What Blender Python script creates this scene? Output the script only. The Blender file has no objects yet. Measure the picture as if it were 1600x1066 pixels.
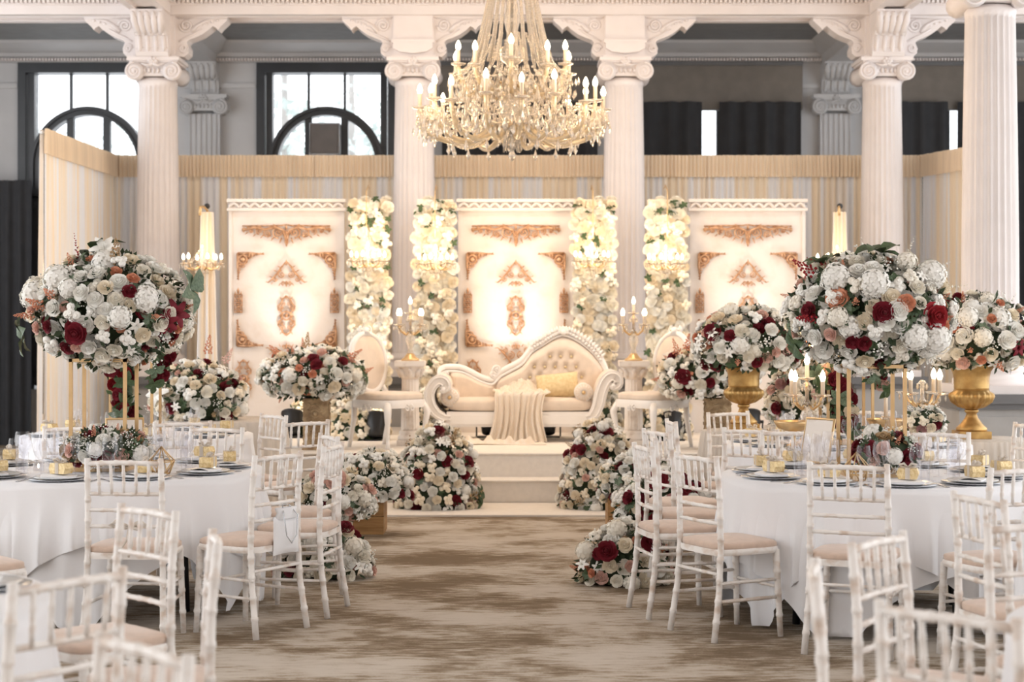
import bpy, math, random
from math import sin, cos, pi, sqrt, atan2
from mathutils import Vector, Matrix, Euler
random.seed(7)
R_ = random.Random(11)
SC = bpy.context.scene
COL = SC.collection
F, YH, H = 2700.0, 500.0, 1.6            # focal length in pixels (1600 wide frame), eye line, eye height

# ------------------------------------------------------------------ camera, world, lights, exposure
cam_d = bpy.data.cameras.new('camera')
cam_d.sensor_width = 36.0
cam_d.lens = F / 1600 * 36
cam_d.shift_y = -(533 - YH) / 1600
cam_d.clip_end = 200
cam_d.dof.use_dof = True
cam_d.dof.focus_distance = 10.3
cam_d.dof.aperture_fstop = 2.8
cam = bpy.data.objects.new('camera', cam_d)
cam.location = (0, 0, H)
cam.rotation_euler = (pi / 2, 0, 0)
COL.objects.link(cam)
SC.camera = cam
SC.view_settings.view_transform = 'Standard'
SC.view_settings.look = 'None'
SC.view_settings.gamma = 1
SC.view_settings.use_curve_mapping = False
SC.view_settings.exposure = 0.0
SC.cycles.transparent_max_bounces = 32
SC.cycles.max_bounces = 14
W = bpy.data.worlds.new('sky')
SC.world = W
W.use_nodes = True
bg = W.node_tree.nodes['Background']
bg.inputs[0].default_value = (0.965, 0.98, 1.0, 1)
bg.inputs[1].default_value = 2.75

def lamp(name, kind, loc, energy, color, aim=None, **kw):
    d = bpy.data.lights.new(name, kind)
    d.energy = energy
    d.color = color
    for k, v in kw.items():
        setattr(d, k, v)
    o = bpy.data.objects.new(name, d)
    o.location = loc
    if aim is not None:
        o.rotation_euler = (Vector(aim) - Vector(loc)).to_track_quat('-Z', 'Y').to_euler()
    COL.objects.link(o)
    return o

# added warm fill spots, unseen overhead, to brighten the stage and drapes
for k in range(6):
    x_ = -4.2 + k * 1.68
    lamp('added_stage_fill', 'SPOT', (x_, 15.6, 5.7), 130, (1, .88, .76), aim=(x_ * .95, 18.6, 1.2), spot_size=1.9, spot_blend=1.0, shadow_soft_size=.25)

# ------------------------------------------------------------------ helpers
class MB:
    def __init__(s):
        s.v, s.f, s.sm = [], [], []
    def add(s, vs, fs, smooth=False):
        b = len(s.v)
        s.v += [tuple(p) for p in vs]
        s.f += [tuple(i + b for i in f) for f in fs]
        s.sm += [smooth] * len(fs)
        return s
    def box(s, x0, x1, y0, y1, z0, z1):
        return s.add([(x0, y0, z0), (x1, y0, z0), (x1, y1, z0), (x0, y1, z0), (x0, y0, z1), (x1, y0, z1), (x1, y1, z1), (x0, y1, z1)],
                     [(0, 3, 2, 1), (4, 5, 6, 7), (0, 1, 5, 4), (1, 2, 6, 5), (2, 3, 7, 6), (3, 0, 4, 7)])
    def cbox(s, c, size):
        return s.box(c[0] - size[0] / 2, c[0] + size[0] / 2, c[1] - size[1] / 2, c[1] + size[1] / 2, c[2] - size[2] / 2, c[2] + size[2] / 2)
    def tube(s, pts, r, n=8, caps=True, smooth=True, closed=False):
        P = [Vector(p) for p in pts]
        k = len(P)
        rr = (list(r) + [r[-1]] * k)[:k] if isinstance(r, (list, tuple)) else [r] * k
        vs = []
        a = None
        for i in range(k):
            if closed:
                t = P[(i + 1) % k] - P[i - 1]
            else:
                t = P[min(i + 1, k - 1)] - P[max(i - 1, 0)]
            t = t.normalized() if t.length > 1e-9 else Vector((0, 0, 1))
            if a is None:
                a = t.orthogonal().normalized()
            else:
                a = a - t * a.dot(t)
                a = a.normalized() if a.length > 1e-6 else t.orthogonal().normalized()
            b = t.cross(a)
            for j in range(n):
                q = 2 * pi * j / n
                vs.append(P[i] + (a * cos(q) + b * sin(q)) * rr[i])
        fs = []
        for i in range(k if closed else k - 1):
            i2 = (i + 1) % k
            for j in range(n):
                fs.append((i * n + j, i * n + (j + 1) % n, i2 * n + (j + 1) % n, i2 * n + j))
        if caps and not closed:
            fs.append(tuple(range(n))[::-1])
            fs.append(tuple((k - 1) * n + j for j in range(n)))
        return s.add(vs, fs, smooth)
    def lathe(s, prof, n=24, c=(0, 0, 0), rf=None, smooth=True, caps=True):
        vs = []
        k = len(prof)
        for (r, z) in prof:
            for j in range(n):
                q = 2 * pi * j / n
                r2 = rf(q, r, z, j) if rf else r
                vs.append((c[0] + r2 * cos(q), c[1] + r2 * sin(q), c[2] + z))
        fs = []
        for i in range(k - 1):
            for j in range(n):
                fs.append((i * n + j, i * n + (j + 1) % n, (i + 1) * n + (j + 1) % n, (i + 1) * n + j))
        if caps:
            if prof[0][0] > 1e-4: fs.append(tuple(range(n))[::-1])
            if prof[-1][0] > 1e-4: fs.append(tuple((k - 1) * n + j for j in range(n)))
        return s.add(vs, fs, smooth)
    def ball(s, c, r, nu=10, nv=6, smooth=True):
        r = r if isinstance(r, (list, tuple)) else (r, r, r)
        vs = [(c[0], c[1], c[2] - r[2])]
        for i in range(1, nv):
            a = pi * i / nv - pi / 2
            for j in range(nu):
                q = 2 * pi * j / nu
                vs.append((c[0] + r[0] * cos(a) * cos(q), c[1] + r[1] * cos(a) * sin(q), c[2] + r[2] * sin(a)))
        vs.append((c[0], c[1], c[2] + r[2]))
        fs = [(0, 1 + (j + 1) % nu, 1 + j) for j in range(nu)]
        for i in range(nv - 2):
            for j in range(nu):
                fs.append((1 + i * nu + j, 1 + i * nu + (j + 1) % nu, 1 + (i + 1) * nu + (j + 1) % nu, 1 + (i + 1) * nu + j))
        L = len(vs) - 1
        fs += [(L, 1 + (nv - 2) * nu + j, 1 + (nv - 2) * nu + (j + 1) % nu) for j in range(nu)]
        return s.add(vs, fs, smooth)
    def prism(s, poly, d0, d1, plane='xz'):
        """closed 2-D outline pushed from d0 to d1 along the axis it lies across"""
        n = len(poly)
        def m(p, d):
            return (p[0], d, p[1]) if plane == 'xz' else ((d, p[0], p[1]) if plane == 'yz' else (p[0], p[1], d))
        vs = [m(p, d0) for p in poly] + [m(p, d1) for p in poly]
        fs = [tuple(range(n)), tuple(range(n, 2 * n))[::-1]]
        fs += [(i, i + n, (i + 1) % n + n, (i + 1) % n) for i in range(n)]
        return s.add(vs, fs)
    def grid(s, fn, nu, nv, cu=False, smooth=True):
        vs = [fn(i / (nu if cu else nu - 1), j / (nv - 1)) for i in range(nu) for j in range(nv)]
        fs = []
        for i in range(nu if cu else nu - 1):
            i2 = (i + 1) % nu
            for j in range(nv - 1):
                fs.append((i * nv + j, i2 * nv + j, i2 * nv + j + 1, i * nv + j + 1))
        return s.add(vs, fs, smooth)
    def mesh(s, name, mat):
        me = bpy.data.meshes.new(name)
        me.from_pydata(s.v, [], s.f)
        me.polygons.foreach_set('use_smooth', s.sm)
        for m in (mat if isinstance(mat, (list, tuple)) else [mat]):
            me.materials.append(m)
        me.update()
        return me

def ob(name, mb, mat=None, parent=None, loc=(0, 0, 0), rot=None, scale=None, label=None, kind=None):
    me = mb.mesh(name, mat) if isinstance(mb, MB) else mb
    o = bpy.data.objects.new(name, me)
    o.location = loc
    if rot is not None: o.rotation_euler = rot
    if scale is not None: o.scale = scale if isinstance(scale, (tuple, list)) else (scale,) * 3
    if parent is not None: o.parent = parent
    if label: o['label'] = label
    if kind: o['kind'] = kind
    COL.objects.link(o)
    return o

def tag(o, label, cat, group=None, kind=None):
    o['label'] = label
    o['category'] = cat
    if group: o['group'] = group
    if kind: o['kind'] = kind
    return o

def thing(name, label, cat, loc=(0, 0, 0), rz=0, group=None, scale=None, kind=None):
    o = bpy.data.objects.new(name, None)
    o.empty_display_size = 0.1
    o.location = loc
    o.rotation_euler = (0, 0, rz)
    if scale: o.scale = (scale,) * 3
    COL.objects.link(o)
    return tag(o, label, cat, group, kind)

def struct(name, mb, mat, parent=None, loc=(0, 0, 0), rot=None):
    o = ob(name, mb, mat, parent, loc, rot)
    if parent is None: o['kind'] = 'structure'
    return o

KIDS = {}
def dup(root, loc, rz=0, label=None, scale=None, group=None):
    r = root.copy(); COL.objects.link(r)
    r.location = loc
    r.rotation_euler = (0, 0, rz)
    if label: r['label'] = label
    if group: r['group'] = group
    if scale: r.scale = (scale,) * 3
    if root.name not in KIDS:
        KIDS[root.name] = [(ch, list(ch.children)) for ch in root.children]
    for ch, gs in KIDS[root.name]:
        c = ch.copy(); COL.objects.link(c); c.parent = r
        for g in gs:
            d = g.copy(); COL.objects.link(d); d.parent = c
    return r

def X(px, d): return (px - 800) * d / F
def Z(py, d): return H + (YH - py) * d / F
def P(px, py, d): return (X(px, d), d, Z(py, d))

# ------------------------------------------------------------------ materials (all node based)
def mat(name, col, rough=0.6, metal=0.0, var=0.06, scale=6.0, bump=0.0, bscale=60.0, trans=0.0, emit=None, estr=0, sub=0, stretch=None, col2=None, lo=.35, hi=.65, spec=None, ior=None, sheen=0, det=4):
    m = bpy.data.materials.new(name)
    m.use_nodes = True
    nt = m.node_tree
    b = nt.nodes['Principled BSDF']
    b.inputs['Roughness'].default_value = rough
    b.inputs['Metallic'].default_value = metal
    if trans: b.inputs['Transmission Weight'].default_value = trans
    if ior: b.inputs['IOR'].default_value = ior
    if spec is not None: b.inputs['Specular IOR Level'].default_value = spec
    if sheen: b.inputs['Sheen Weight'].default_value = sheen
    if emit:
        b.inputs['Emission Color'].default_value = (*emit, 1)
        b.inputs['Emission Strength'].default_value = estr
    tc = nt.nodes.new('ShaderNodeTexCoord')
    mp = nt.nodes.new('ShaderNodeMapping')
    nt.links.new(tc.outputs['Object'], mp.inputs[0])
    if stretch: mp.inputs['Scale'].default_value = stretch
    n = nt.nodes.new('ShaderNodeTexNoise')
    n.inputs['Scale'].default_value = scale
    n.inputs['Detail'].default_value = det
    nt.links.new(mp.outputs[0], n.inputs['Vector'])
    r = nt.nodes.new('ShaderNodeValToRGB')
    r.color_ramp.elements[0].position = lo
    r.color_ramp.elements[1].position = hi
    c2 = col2 or tuple(max(0, c * (1 - 2 * var)) for c in col)
    r.color_ramp.elements[0].color = (*c2, 1)
    r.color_ramp.elements[1].color = (*col, 1)
    nt.links.new(n.outputs['Fac'], r.inputs[0])
    nt.links.new(r.outputs[0], b.inputs['Base Color'])
    if bump:
        n2 = nt.nodes.new('ShaderNodeTexNoise')
        n2.inputs['Scale'].default_value = bscale
        nt.links.new(mp.outputs[0], n2.inputs['Vector'])
        bp = nt.nodes.new('ShaderNodeBump')
        bp.inputs['Strength'].default_value = bump
        bp.inputs['Distance'].default_value = 0.02
        nt.links.new(n2.outputs['Fac'], bp.inputs['Height'])
        nt.links.new(bp.outputs[0], b.inputs['Normal'])
    return m

def sheer(name, col, tr=0.5, col2=None, scale=3, stretch=(9, 9, .12)):
    """thin cloth: diffuse plus light passing through from behind"""
    m = bpy.data.materials.new(name)
    m.use_nodes = True
    nt = m.node_tree
    nt.nodes.remove(nt.nodes['Principled BSDF'])
    out = nt.nodes['Material Output']
    tc = nt.nodes.new('ShaderNodeTexCoord')
    mp = nt.nodes.new('ShaderNodeMapping'); mp.inputs['Scale'].default_value = stretch
    nt.links.new(tc.outputs['Object'], mp.inputs[0])
    n = nt.nodes.new('ShaderNodeTexNoise'); n.inputs['Scale'].default_value = scale; n.inputs['Detail'].default_value = 3
    nt.links.new(mp.outputs[0], n.inputs['Vector'])
    r = nt.nodes.new('ShaderNodeValToRGB')
    r.color_ramp.elements[0].position = .42; r.color_ramp.elements[1].position = .6
    r.color_ramp.elements[0].color = (*col, 1)
    r.color_ramp.elements[1].color = (*(col2 or tuple(c * .9 for c in col)), 1)
    nt.links.new(n.outputs['Fac'], r.inputs[0])
    a = nt.nodes.new('ShaderNodeBsdfDiffuse'); b = nt.nodes.new('ShaderNodeBsdfTranslucent')
    mx = nt.nodes.new('ShaderNodeMixShader'); mx.inputs[0].default_value = tr
    nt.links.new(r.outputs[0], a.inputs[0]); nt.links.new(r.outputs[0], b.inputs[0])
    nt.links.new(a.outputs[0], mx.inputs[1]); nt.links.new(b.outputs[0], mx.inputs[2])
    nt.links.new(mx.outputs[0], out.inputs[0])
    return m

def glassy(name, col, rough=.02, ior=1.3, lo=.04):
    """thin clear glass: lets light straight through, mirrors at grazing angles"""
    m = bpy.data.materials.new(name)
    m.use_nodes = True
    nt = m.node_tree
    nt.nodes.remove(nt.nodes['Principled BSDF'])
    t = nt.nodes.new('ShaderNodeBsdfTransparent'); t.inputs[0].default_value = (*col, 1)
    gl = nt.nodes.new('ShaderNodeBsdfGlossy'); gl.inputs['Roughness'].default_value = rough
    fr = nt.nodes.new('ShaderNodeMapRange'); lw = nt.nodes.new('ShaderNodeLayerWeight'); lw.inputs['Blend'].default_value = .25
    fr.inputs['From Min'].default_value = .1; fr.inputs['From Max'].default_value = 1; fr.inputs['To Min'].default_value = lo; fr.inputs['To Max'].default_value = .5
    nt.links.new(lw.outputs['Facing'], fr.inputs['Value'])
    mx = nt.nodes.new('ShaderNodeMixShader')
    nt.links.new(fr.outputs[0], mx.inputs[0]); nt.links.new(t.outputs[0], mx.inputs[1]); nt.links.new(gl.outputs[0], mx.inputs[2])
    nt.links.new(mx.outputs[0], nt.nodes['Material Output'].inputs[0])
    return m

M = {}
M['plaster'] = mat('white_plaster', (.86, .80, .78), .55, var=.03, scale=3, bump=.05)
M['plaster_grey'] = mat('grey_painted_plaster', (.60, .60, .61), .6, var=.04, scale=2)
M['plaster_dado'] = mat('grey_dado_paint', (.42, .41, .40), .5, var=.05)
M['dado_rail'] = mat('dark_grey_rail_paint', (.16, .16, .165), .4)
M['ceil_grey'] = mat('slate_ceiling_paint', (.23, .235, .24), .7)
M['ceiling'] = mat('white_ceiling_paint', (.82, .78, .75), .7, var=.02)
M['frame_dark'] = mat('charcoal_window_paint', (.045, .05, .058), .4)
M['blind'] = mat('taupe_blind_fabric', (.225, .20, .175), .9, bump=.1, bscale=300)
M['curtain_dark'] = mat('black_curtain_fabric', (.042, .043, .048), .9)
M['drape'] = sheer('cream_voile_backlit_stripes', (.93, .79, .61), .28, (.88, .88, .90), 2.2, (5, 5, .06))  # bluish-white stripes put window light from behind into the cloth colour
M['drape_band'] = sheer('cream_voile_header', (.93, .78, .60), .2)
def carpet_mat():
    m = bpy.data.materials.new('distressed_carpet'); m.use_nodes = True
    nt = m.node_tree; b = nt.nodes['Principled BSDF']; b.inputs['Roughness'].default_value = .95
    tc = nt.nodes.new('ShaderNodeTexCoord')
    def noise(scale, det, st):
        mp = nt.nodes.new('ShaderNodeMapping'); mp.inputs['Scale'].default_value = st
        n = nt.nodes.new('ShaderNodeTexNoise'); n.inputs['Scale'].default_value = scale; n.inputs['Detail'].default_value = det; n.inputs['Roughness'].default_value = .6
        nt.links.new(tc.outputs['Object'], mp.inputs[0]); nt.links.new(mp.outputs[0], n.inputs['Vector'])
        return n.outputs['Fac']
    def math_(op, a, v):
        q = nt.nodes.new('ShaderNodeMath'); q.operation = op
        nt.links.new(a, q.inputs[0])
        if isinstance(v, float): q.inputs[1].default_value = v
        else: nt.links.new(v, q.inputs[1])
        return q.outputs[0]
    big = noise(1.25, 8, (1, 1.35, 1)); fine = noise(1.0, 6, (6.5, 30, 1)); thread = noise(1.0, 2, (90, 160, 1))
    v = math_('ADD', math_('ADD', big, math_('MULTIPLY', fine, .55)), math_('MULTIPLY', thread, .16))
    r = nt.nodes.new('ShaderNodeValToRGB')
    e = r.color_ramp.elements
    e[0].position = .74; e[0].color = (.17, .115, .065, 1)
    e[1].position = .98; e[1].color = (.55, .49, .42, 1)
    k = e.new(.84); k.color = (.33, .26, .185, 1)
    k = e.new(.88); k.color = (.46, .395, .32, 1)
    nt.links.new(v, r.inputs[0]); nt.links.new(r.outputs[0], b.inputs['Base Color'])
    bp = nt.nodes.new('ShaderNodeBump'); bp.inputs['Strength'].default_value = .3; bp.inputs['Distance'].default_value = .01
    nt.links.new(thread, bp.inputs['Height']); nt.links.new(bp.outputs[0], b.inputs['Normal'])
    return m
M['carpet'] = carpet_mat()
M['stage'] = mat('ivory_stage_carpet', (.84, .78, .71), .9, var=.03, scale=20, bump=.1, bscale=200)
M['panel'] = mat('ivory_plaster_panel', (.81, .745, .70), .6, scale=5, col2=(.76, .67, .60), lo=.3, hi=.5, bump=.12, bscale=25)
M['gilt'] = mat('antique_copper_gilt', (.72, .46, .29), .38, .45, scale=26, col2=(.40, .20, .10))
M['gold'] = mat('brushed_gold', (.72, .50, .26), .32, .75, var=.05, scale=15)
M['gold_old'] = mat('aged_gold_leaf', (.62, .40, .15), .38, .7, scale=9, col2=(.34, .19, .06))
M['gold_foil'] = mat('gold_foil_paper', (.86, .70, .42), .35, .45, scale=60, col2=(.66, .48, .22), bump=.4, bscale=120)
M['chair'] = mat('limewashed_wood', (.86, .82, .78), .5, scale=14, stretch=(1, 1, 1.6), col2=(.68, .56, .47), lo=.28, hi=.5, bump=.06)
M['seat'] = mat('beige_seat_fabric', (.66, .50, .40), .9, var=.05, scale=30, sheen=.3)
M['sofa_wood'] = mat('ivory_lacquered_wood', (.86, .82, .78), .35, var=.02)
M['sofa_fab'] = mat('cream_velvet', (.76, .64, .53), .8, var=.04, scale=12, sheen=.4)
M['gold_fab'] = mat('pale_gold_brocade', (.78, .62, .36), .7, scale=35, col2=(.66, .50, .26), sheen=.3)
M['throw'] = sheer('ivory_muslin', (.90, .82, .72), .2, (.88, .77, .64))
M['linen'] = mat('white_table_linen', (.86, .86, .88), .8, var=.015, scale=3)
M['tulle'] = sheer('ivory_tulle', (.84, .77, .69), .3)
M['white'] = mat('white_china', (.85, .85, .85), .2)
M['silver'] = mat('silver_rim_charger', (.55, .57, .60), .25, .6)
M['steel'] = mat('polished_steel', (.7, .7, .72), .2, .95)
M['black'] = mat('black_metal', (.015, .015, .017), .4)
M['speaker'] = mat('grey_speaker_grille', (.20, .18, .17), .7)
M['wood'] = mat('golden_oak', (.46, .26, .10), .5, scale=3, stretch=(1, 1, 9), col2=(.26, .13, .045))
M['carved'] = mat('weathered_gilt_plaster', (.50, .37, .22), .55, .25, scale=14, col2=(.26, .17, .09))
M['stone'] = mat('antiqued_plaster', (.80, .73, .66), .6, scale=10, col2=(.58, .48, .40), lo=.3, hi=.5)
M['crystal'] = mat('cut_crystal', (.97, .90, .80), .06, 0, var=.05, scale=40, trans=.75, ior=1.5, spec=.9)
M['crystal_gold'] = mat('champagne_glass_arm', (.93, .78, .55), .1, .15, var=.08, scale=25, trans=.35, ior=1.5)
M['glass'] = glassy('clear_glass', (.97, .97, .98), .03, 1.5)
M['pane'] = glassy('window_glass', (.98, .99, 1), 0, 1.05)
M['candle'] = mat('ivory_candle', (.88, .74, .58), .5, var=.02)
M['bulb'] = mat('lit_candle_bulb', (1, .9, .75), .3, emit=(1, .80, .55), estr=14)
M['lens'] = mat('lit_lamp_lens', (1, .9, .75), .3, emit=(1, .82, .6), estr=12)
M['leaf'] = mat('green_leaf', (.07, .12, .045), .55, scale=8, col2=(.03, .055, .02))
M['leaf2'] = mat('sage_leaf', (.16, .22, .14), .6, scale=8, col2=(.08, .12, .07))
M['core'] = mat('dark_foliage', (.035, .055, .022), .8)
M['tree'] = mat('outdoor_foliage', (.60, .66, .64), .9, scale=3, col2=(.42, .48, .46))
M['bark'] = mat('tree_bark', (.42, .40, .38), .9)
FC = {'white': (.94, .92, .86), 'cream': (.93, .83, .66), 'ivory': (.93, .88, .77), 'burgundy': (.20, .006, .018), 'red': (.36, .012, .02), 'blush': (.84, .55, .46),
      'peach': (.74, .32, .19), 'tan': (.50, .34, .18), 'mauve': (.55, .30, .28)}
for k, c in FC.items():
    M['fl_' + k] = mat(k + '_petal', c, .7, var=.05 if k in ('white', 'cream', 'ivory') else .2, scale=3, lo=.2, hi=.6)

# ------------------------------------------------------------------ the setting
g = MB().box(-9, 9, -3, 23, -.2, 0)
struct('floor', g, M['carpet'])
# hall ceiling in front of the colonnade, high over the tables
struct('ceiling', MB().box(-9, 9, -3, 19.25, 5.75, 5.9), M['ceiling'])
struct('ceiling_aisle', MB().box(-9, 9, 19.7, 22.6, 5.13, 5.3), M['ceil_grey'])
struct('wall_front', MB().box(-9, 9, -3.2, -3, 0, 5.9), M['plaster'])
struct('wall_left', MB().box(-9.2, -9, 19, 22.6, 0, 5.9), M['plaster_grey'])
struct('wall_right', MB().box(9, 9.2, 19, 22.6, 0, 5.9), M['plaster_grey'])
DC, DW = 19.5, 22.4
CX = [X(247, DC), X(647, DC), X(975, DC), X(1378, DC)]
# entablature along the colonnade: stepped profile pushed along x
prof = [(19.22, 5.0), (19.22, 5.10), (19.19, 5.10), (19.19, 5.17), (19.10, 5.19), (19.10, 5.24), (19.16, 5.24), (19.16, 5.42), (19.06, 5.46), (19.0, 5.62), (18.86, 5.66), (18.8, 5.8), (19.8, 5.8), (19.8, 5.0), (19.64, 5.0), (19.64, 5.03), (19.36, 5.03), (19.36, 5.0)]
bm_ = struct('beam', MB().prism(prof, -9, 9, 'yz'), M['plaster'])
dn = MB()
for i in range(360):
    x = -8.95 + i * .05
    dn.box(x, x + .028, 19.12, 19.20, 5.115, 5.165)
ob('dentil_band', dn, M['plaster'], bm_, kind='stuff')
ob('soffit_bead', MB().tube([(-9, 19.36, 5.0), (9, 19.36, 5.0)], .012, 6).tube([(-9, 19.64, 5.0), (9, 19.64, 5.0)], .012, 6), M['plaster'], bm_)
for i, cx in enumerate((CX[0], CX[3])):
    pr = [(-.2, 5.0), (-.2, 5.12), (-.24, 5.12), (-.24, 5.2), (-.30, 5.24), (-.30, 5.44), (-.42, 5.5), (-.5, 5.74), (.5, 5.74), (.42, 5.5), (.30, 5.44), (.30, 5.24), (.24, 5.2), (.24, 5.12), (.2, 5.12), (.2, 5.0), (.12, 5.0), (.12, 5.03), (-.12, 5.03), (-.12, 5.0)]
    q = MB().prism([(cx + a, z) for a, z in pr], 5, 19.2, 'xz')
    b = struct('beam', q, M['plaster'])
    d2 = MB()
    for k in range(150):
        y = 11.6 + k * .05
        for sx in (-1, 1):
            d2.box(cx + sx * .29 - .03, cx + sx * .29 + .03, y, y + .028, 5.14, 5.19)
    ob('dentil_band', d2, M['plaster'], b, kind='stuff')
# the beams crossing the aisle from each outer column to its pilaster
for cx in (CX[0], CX[3]):
    q = MB().prism([(cx - .42, 5.14), (cx - .30, 5.06), (cx - .2, 5.0), (cx - .16, 4.9), (cx + .16, 4.9), (cx + .2, 5.0), (cx + .30, 5.06), (cx + .42, 5.14)], 19.78, 22.42, 'xz')
    struct('beam', q, M['plaster_grey'])
# cove along the window wall
cv = [(22.45, 4.93), (22.3, 4.93), (22.28, 4.97), (22.22, 4.99), (22.18, 5.03), (21.95, 5.07), (21.8, 5.10), (21.75, 5.14), (22.45, 5.14)]
t = struct('trim_1', MB().prism(cv, -9, 9, 'yz'), M['plaster_grey'])
t2 = MB()
for i in range(450):
    x = -9 + i * .04
    t2.box(x, x + .022, 22.2, 22.3, 4.935, 4.965)
ob('dentil_band', t2, M['plaster'], t, kind='stuff')

# window wall with openings left for five windows
WC = [X(138, DW), X(510, DW), X(812, DW), X(1124, DW), X(1482, DW)]
WH = [.90, .90, .98, 1.0, 1.0]
w = MB()
edges = [-9]
for c, h in zip(WC, WH): edges += [c - h, c + h]
edges.append(9)
for i in range(0, len(edges), 2):
    w.box(edges[i], edges[i + 1], DW, DW + .3, 0, 5.0)
for c, h in zip(WC, WH):
    w.box(c - h, c + h, DW, DW + .3, 4.94, 5.0)
    w.box(c - h, c + h, DW, DW + .3, 0, .7)
struct('wall_back', w, M['plaster_grey'])
rails = MB().box(-9, 9, DW - .05, DW, 4.36, 4.42)
for c, h in zip(WC, WH): pass
for i in range(0, len(edges), 2):
    if edges[i + 1] - edges[i] > .15:
        struct('trim_2', MB().box(edges[i] + .01, edges[i + 1] - .01, DW - .04, DW, 4.60, 4.66).box(edges[i] + .01, edges[i + 1] - .01, DW - .03, DW, .95, 1.05), M['plaster_grey'])

def arched_window(n, c, h):
    root = bpy.data.objects.new('window_%d' % n, None); COL.objects.link(root); root['kind'] = 'structure'
    root.location = (c, DW, 0)
    y0, y1 = -.06, .2
    fr = MB()
    fr.box(-h, -h + .1, y0, y1, .7, 4.94).box(h - .1, h, y0, y1, .7, 4.94).box(-h + .1, h - .1, y0, y1, 4.80, 4.94)
    fr.box(-h + .12, -h + .20, 0, y1, .7, 4.8).box(h - .20, h - .12, 0, y1, .7, 4.8)
    ob('window_frame', fr, M['frame_dark'], root)
    ob('window_sill', MB().box(-h + .1, h - .1, -.1, y1, 3.20, 3.29), M['frame_dark'], root)
    for s in (-1, 1):
        ob('lower_panel', MB().box(s * .4 - .37, s * .4 + .37, .02, .12, .75, 3.2).box(s * .4 - .3, s * .4 + .3, -.01, .02, .85, 3.1), M['frame_dark'], root)
    # arch ring
    ro, ri, zc = .745, .635, 3.62
    def ring(u, v, a, b):
        q = pi * u
        r = a + (b - a) * v
        return (r * cos(q), 0, zc + r * sin(q))
    ar = MB()
    for (a, b, yy0, yy1) in ((ri, ro, .0, .16), (ro - .04, ro + .0, -.04, .0), (ri, ri + .03, -.03, 0.0)):
        prof_ = [(a, yy0), (b, yy0), (b, yy1), (a, yy1)]
        vs, fs = [], []
        N = 36
        pts = [(cos(pi * i / N), sin(pi * i / N), 0) for i in range(N + 1)]
        for i in range(N + 1):
            q = pi * i / N
            for (r, y) in prof_:
                vs.append((r * cos(q), y, zc + r * sin(q)))
        for i in range(N):
            for j in range(4):
                fs.append((i * 4 + j, i * 4 + (j + 1) % 4, i * 4 + 4 + (j + 1) % 4, i * 4 + 4 + j))
        fs += [(0, 1, 2, 3), (N * 4 + 3, N * 4 + 2, N * 4 + 1, N * 4)]
        ar.add(vs, fs)
        for s in (-1, 1):
            x0, x1 = sorted((s * a, s * b))
            ar.box(x0, x1, yy0, yy1, 3.29, zc)
    ob('arch_frame', ar, M['frame_dark'], root)
    for s in (-1, 1):
        ob('mullion', MB().box(s * .235 - .016, s * .235 + .016, .03, .1, zc + sqrt(ro * ro - .235 ** 2) - .01, 4.8), M['frame_dark'], root)
        ob('mullion', MB().box(s * .235 - .045, s * .235 + .045, .0, .1, 3.29, zc + sqrt(ri * ri - .235 ** 2) + .01), M['frame_dark'], root)
    xs = [-h + .2, -.235, .235, h - .2]
    for i in range(3):
        ob('pane', MB().box(xs[i] + .016, xs[i + 1] - .016, .06, .07, 3.29, 4.8), M['pane'], root)
    return root
arched_window(1, WC[0], WH[0])
arched_window(2, WC[1], WH[1])

def pleats(mb, x0, x1, z0, z1, y, amp, wl, seed, sag=0, flare=1.0, y1=None, nz=4):
    """hanging cloth: from (x0,y) to (x1,y1), ruffled across its width"""
    r = random.Random(seed)
    n = max(8, int(abs(x1 - x0) / wl * 6)) if y1 is None else max(8, int(sqrt((x1 - x0) ** 2 + (y1 - y) ** 2) / wl * 6))
    ph = [r.uniform(0, 6.28) for _ in range(4)]
    y1 = y if y1 is None else y1
    L = sqrt((x1 - x0) ** 2 + (y1 - y) ** 2)
    nx, ny = -(y1 - y) / L, (x1 - x0) / L
    offs = []
    ph_ = 0
    for i in range(n + 1):
        ph_ += 2 * pi / 6 * r.uniform(.75, 1.25)
        offs.append(sin(ph_) * r.uniform(.6, 1.1))
    def fn(u, v):
        i = int(round(u * n))
        a = amp * (1.0 if v > .5 else .55 + .9 * v) * offs[i]
        z = z1 - (z1 - z0) * v + (r.uniform(-.004, .004) if v == 0 else 0)
        f = 1 + (flare - 1) * v
        uu = .5 + (u - .5) * f
        return (x0 + (x1 - x0) * uu + nx * a, y + (y1 - y) * uu + ny * a, z)
    return mb.grid(fn, n + 1, nz)

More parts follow.
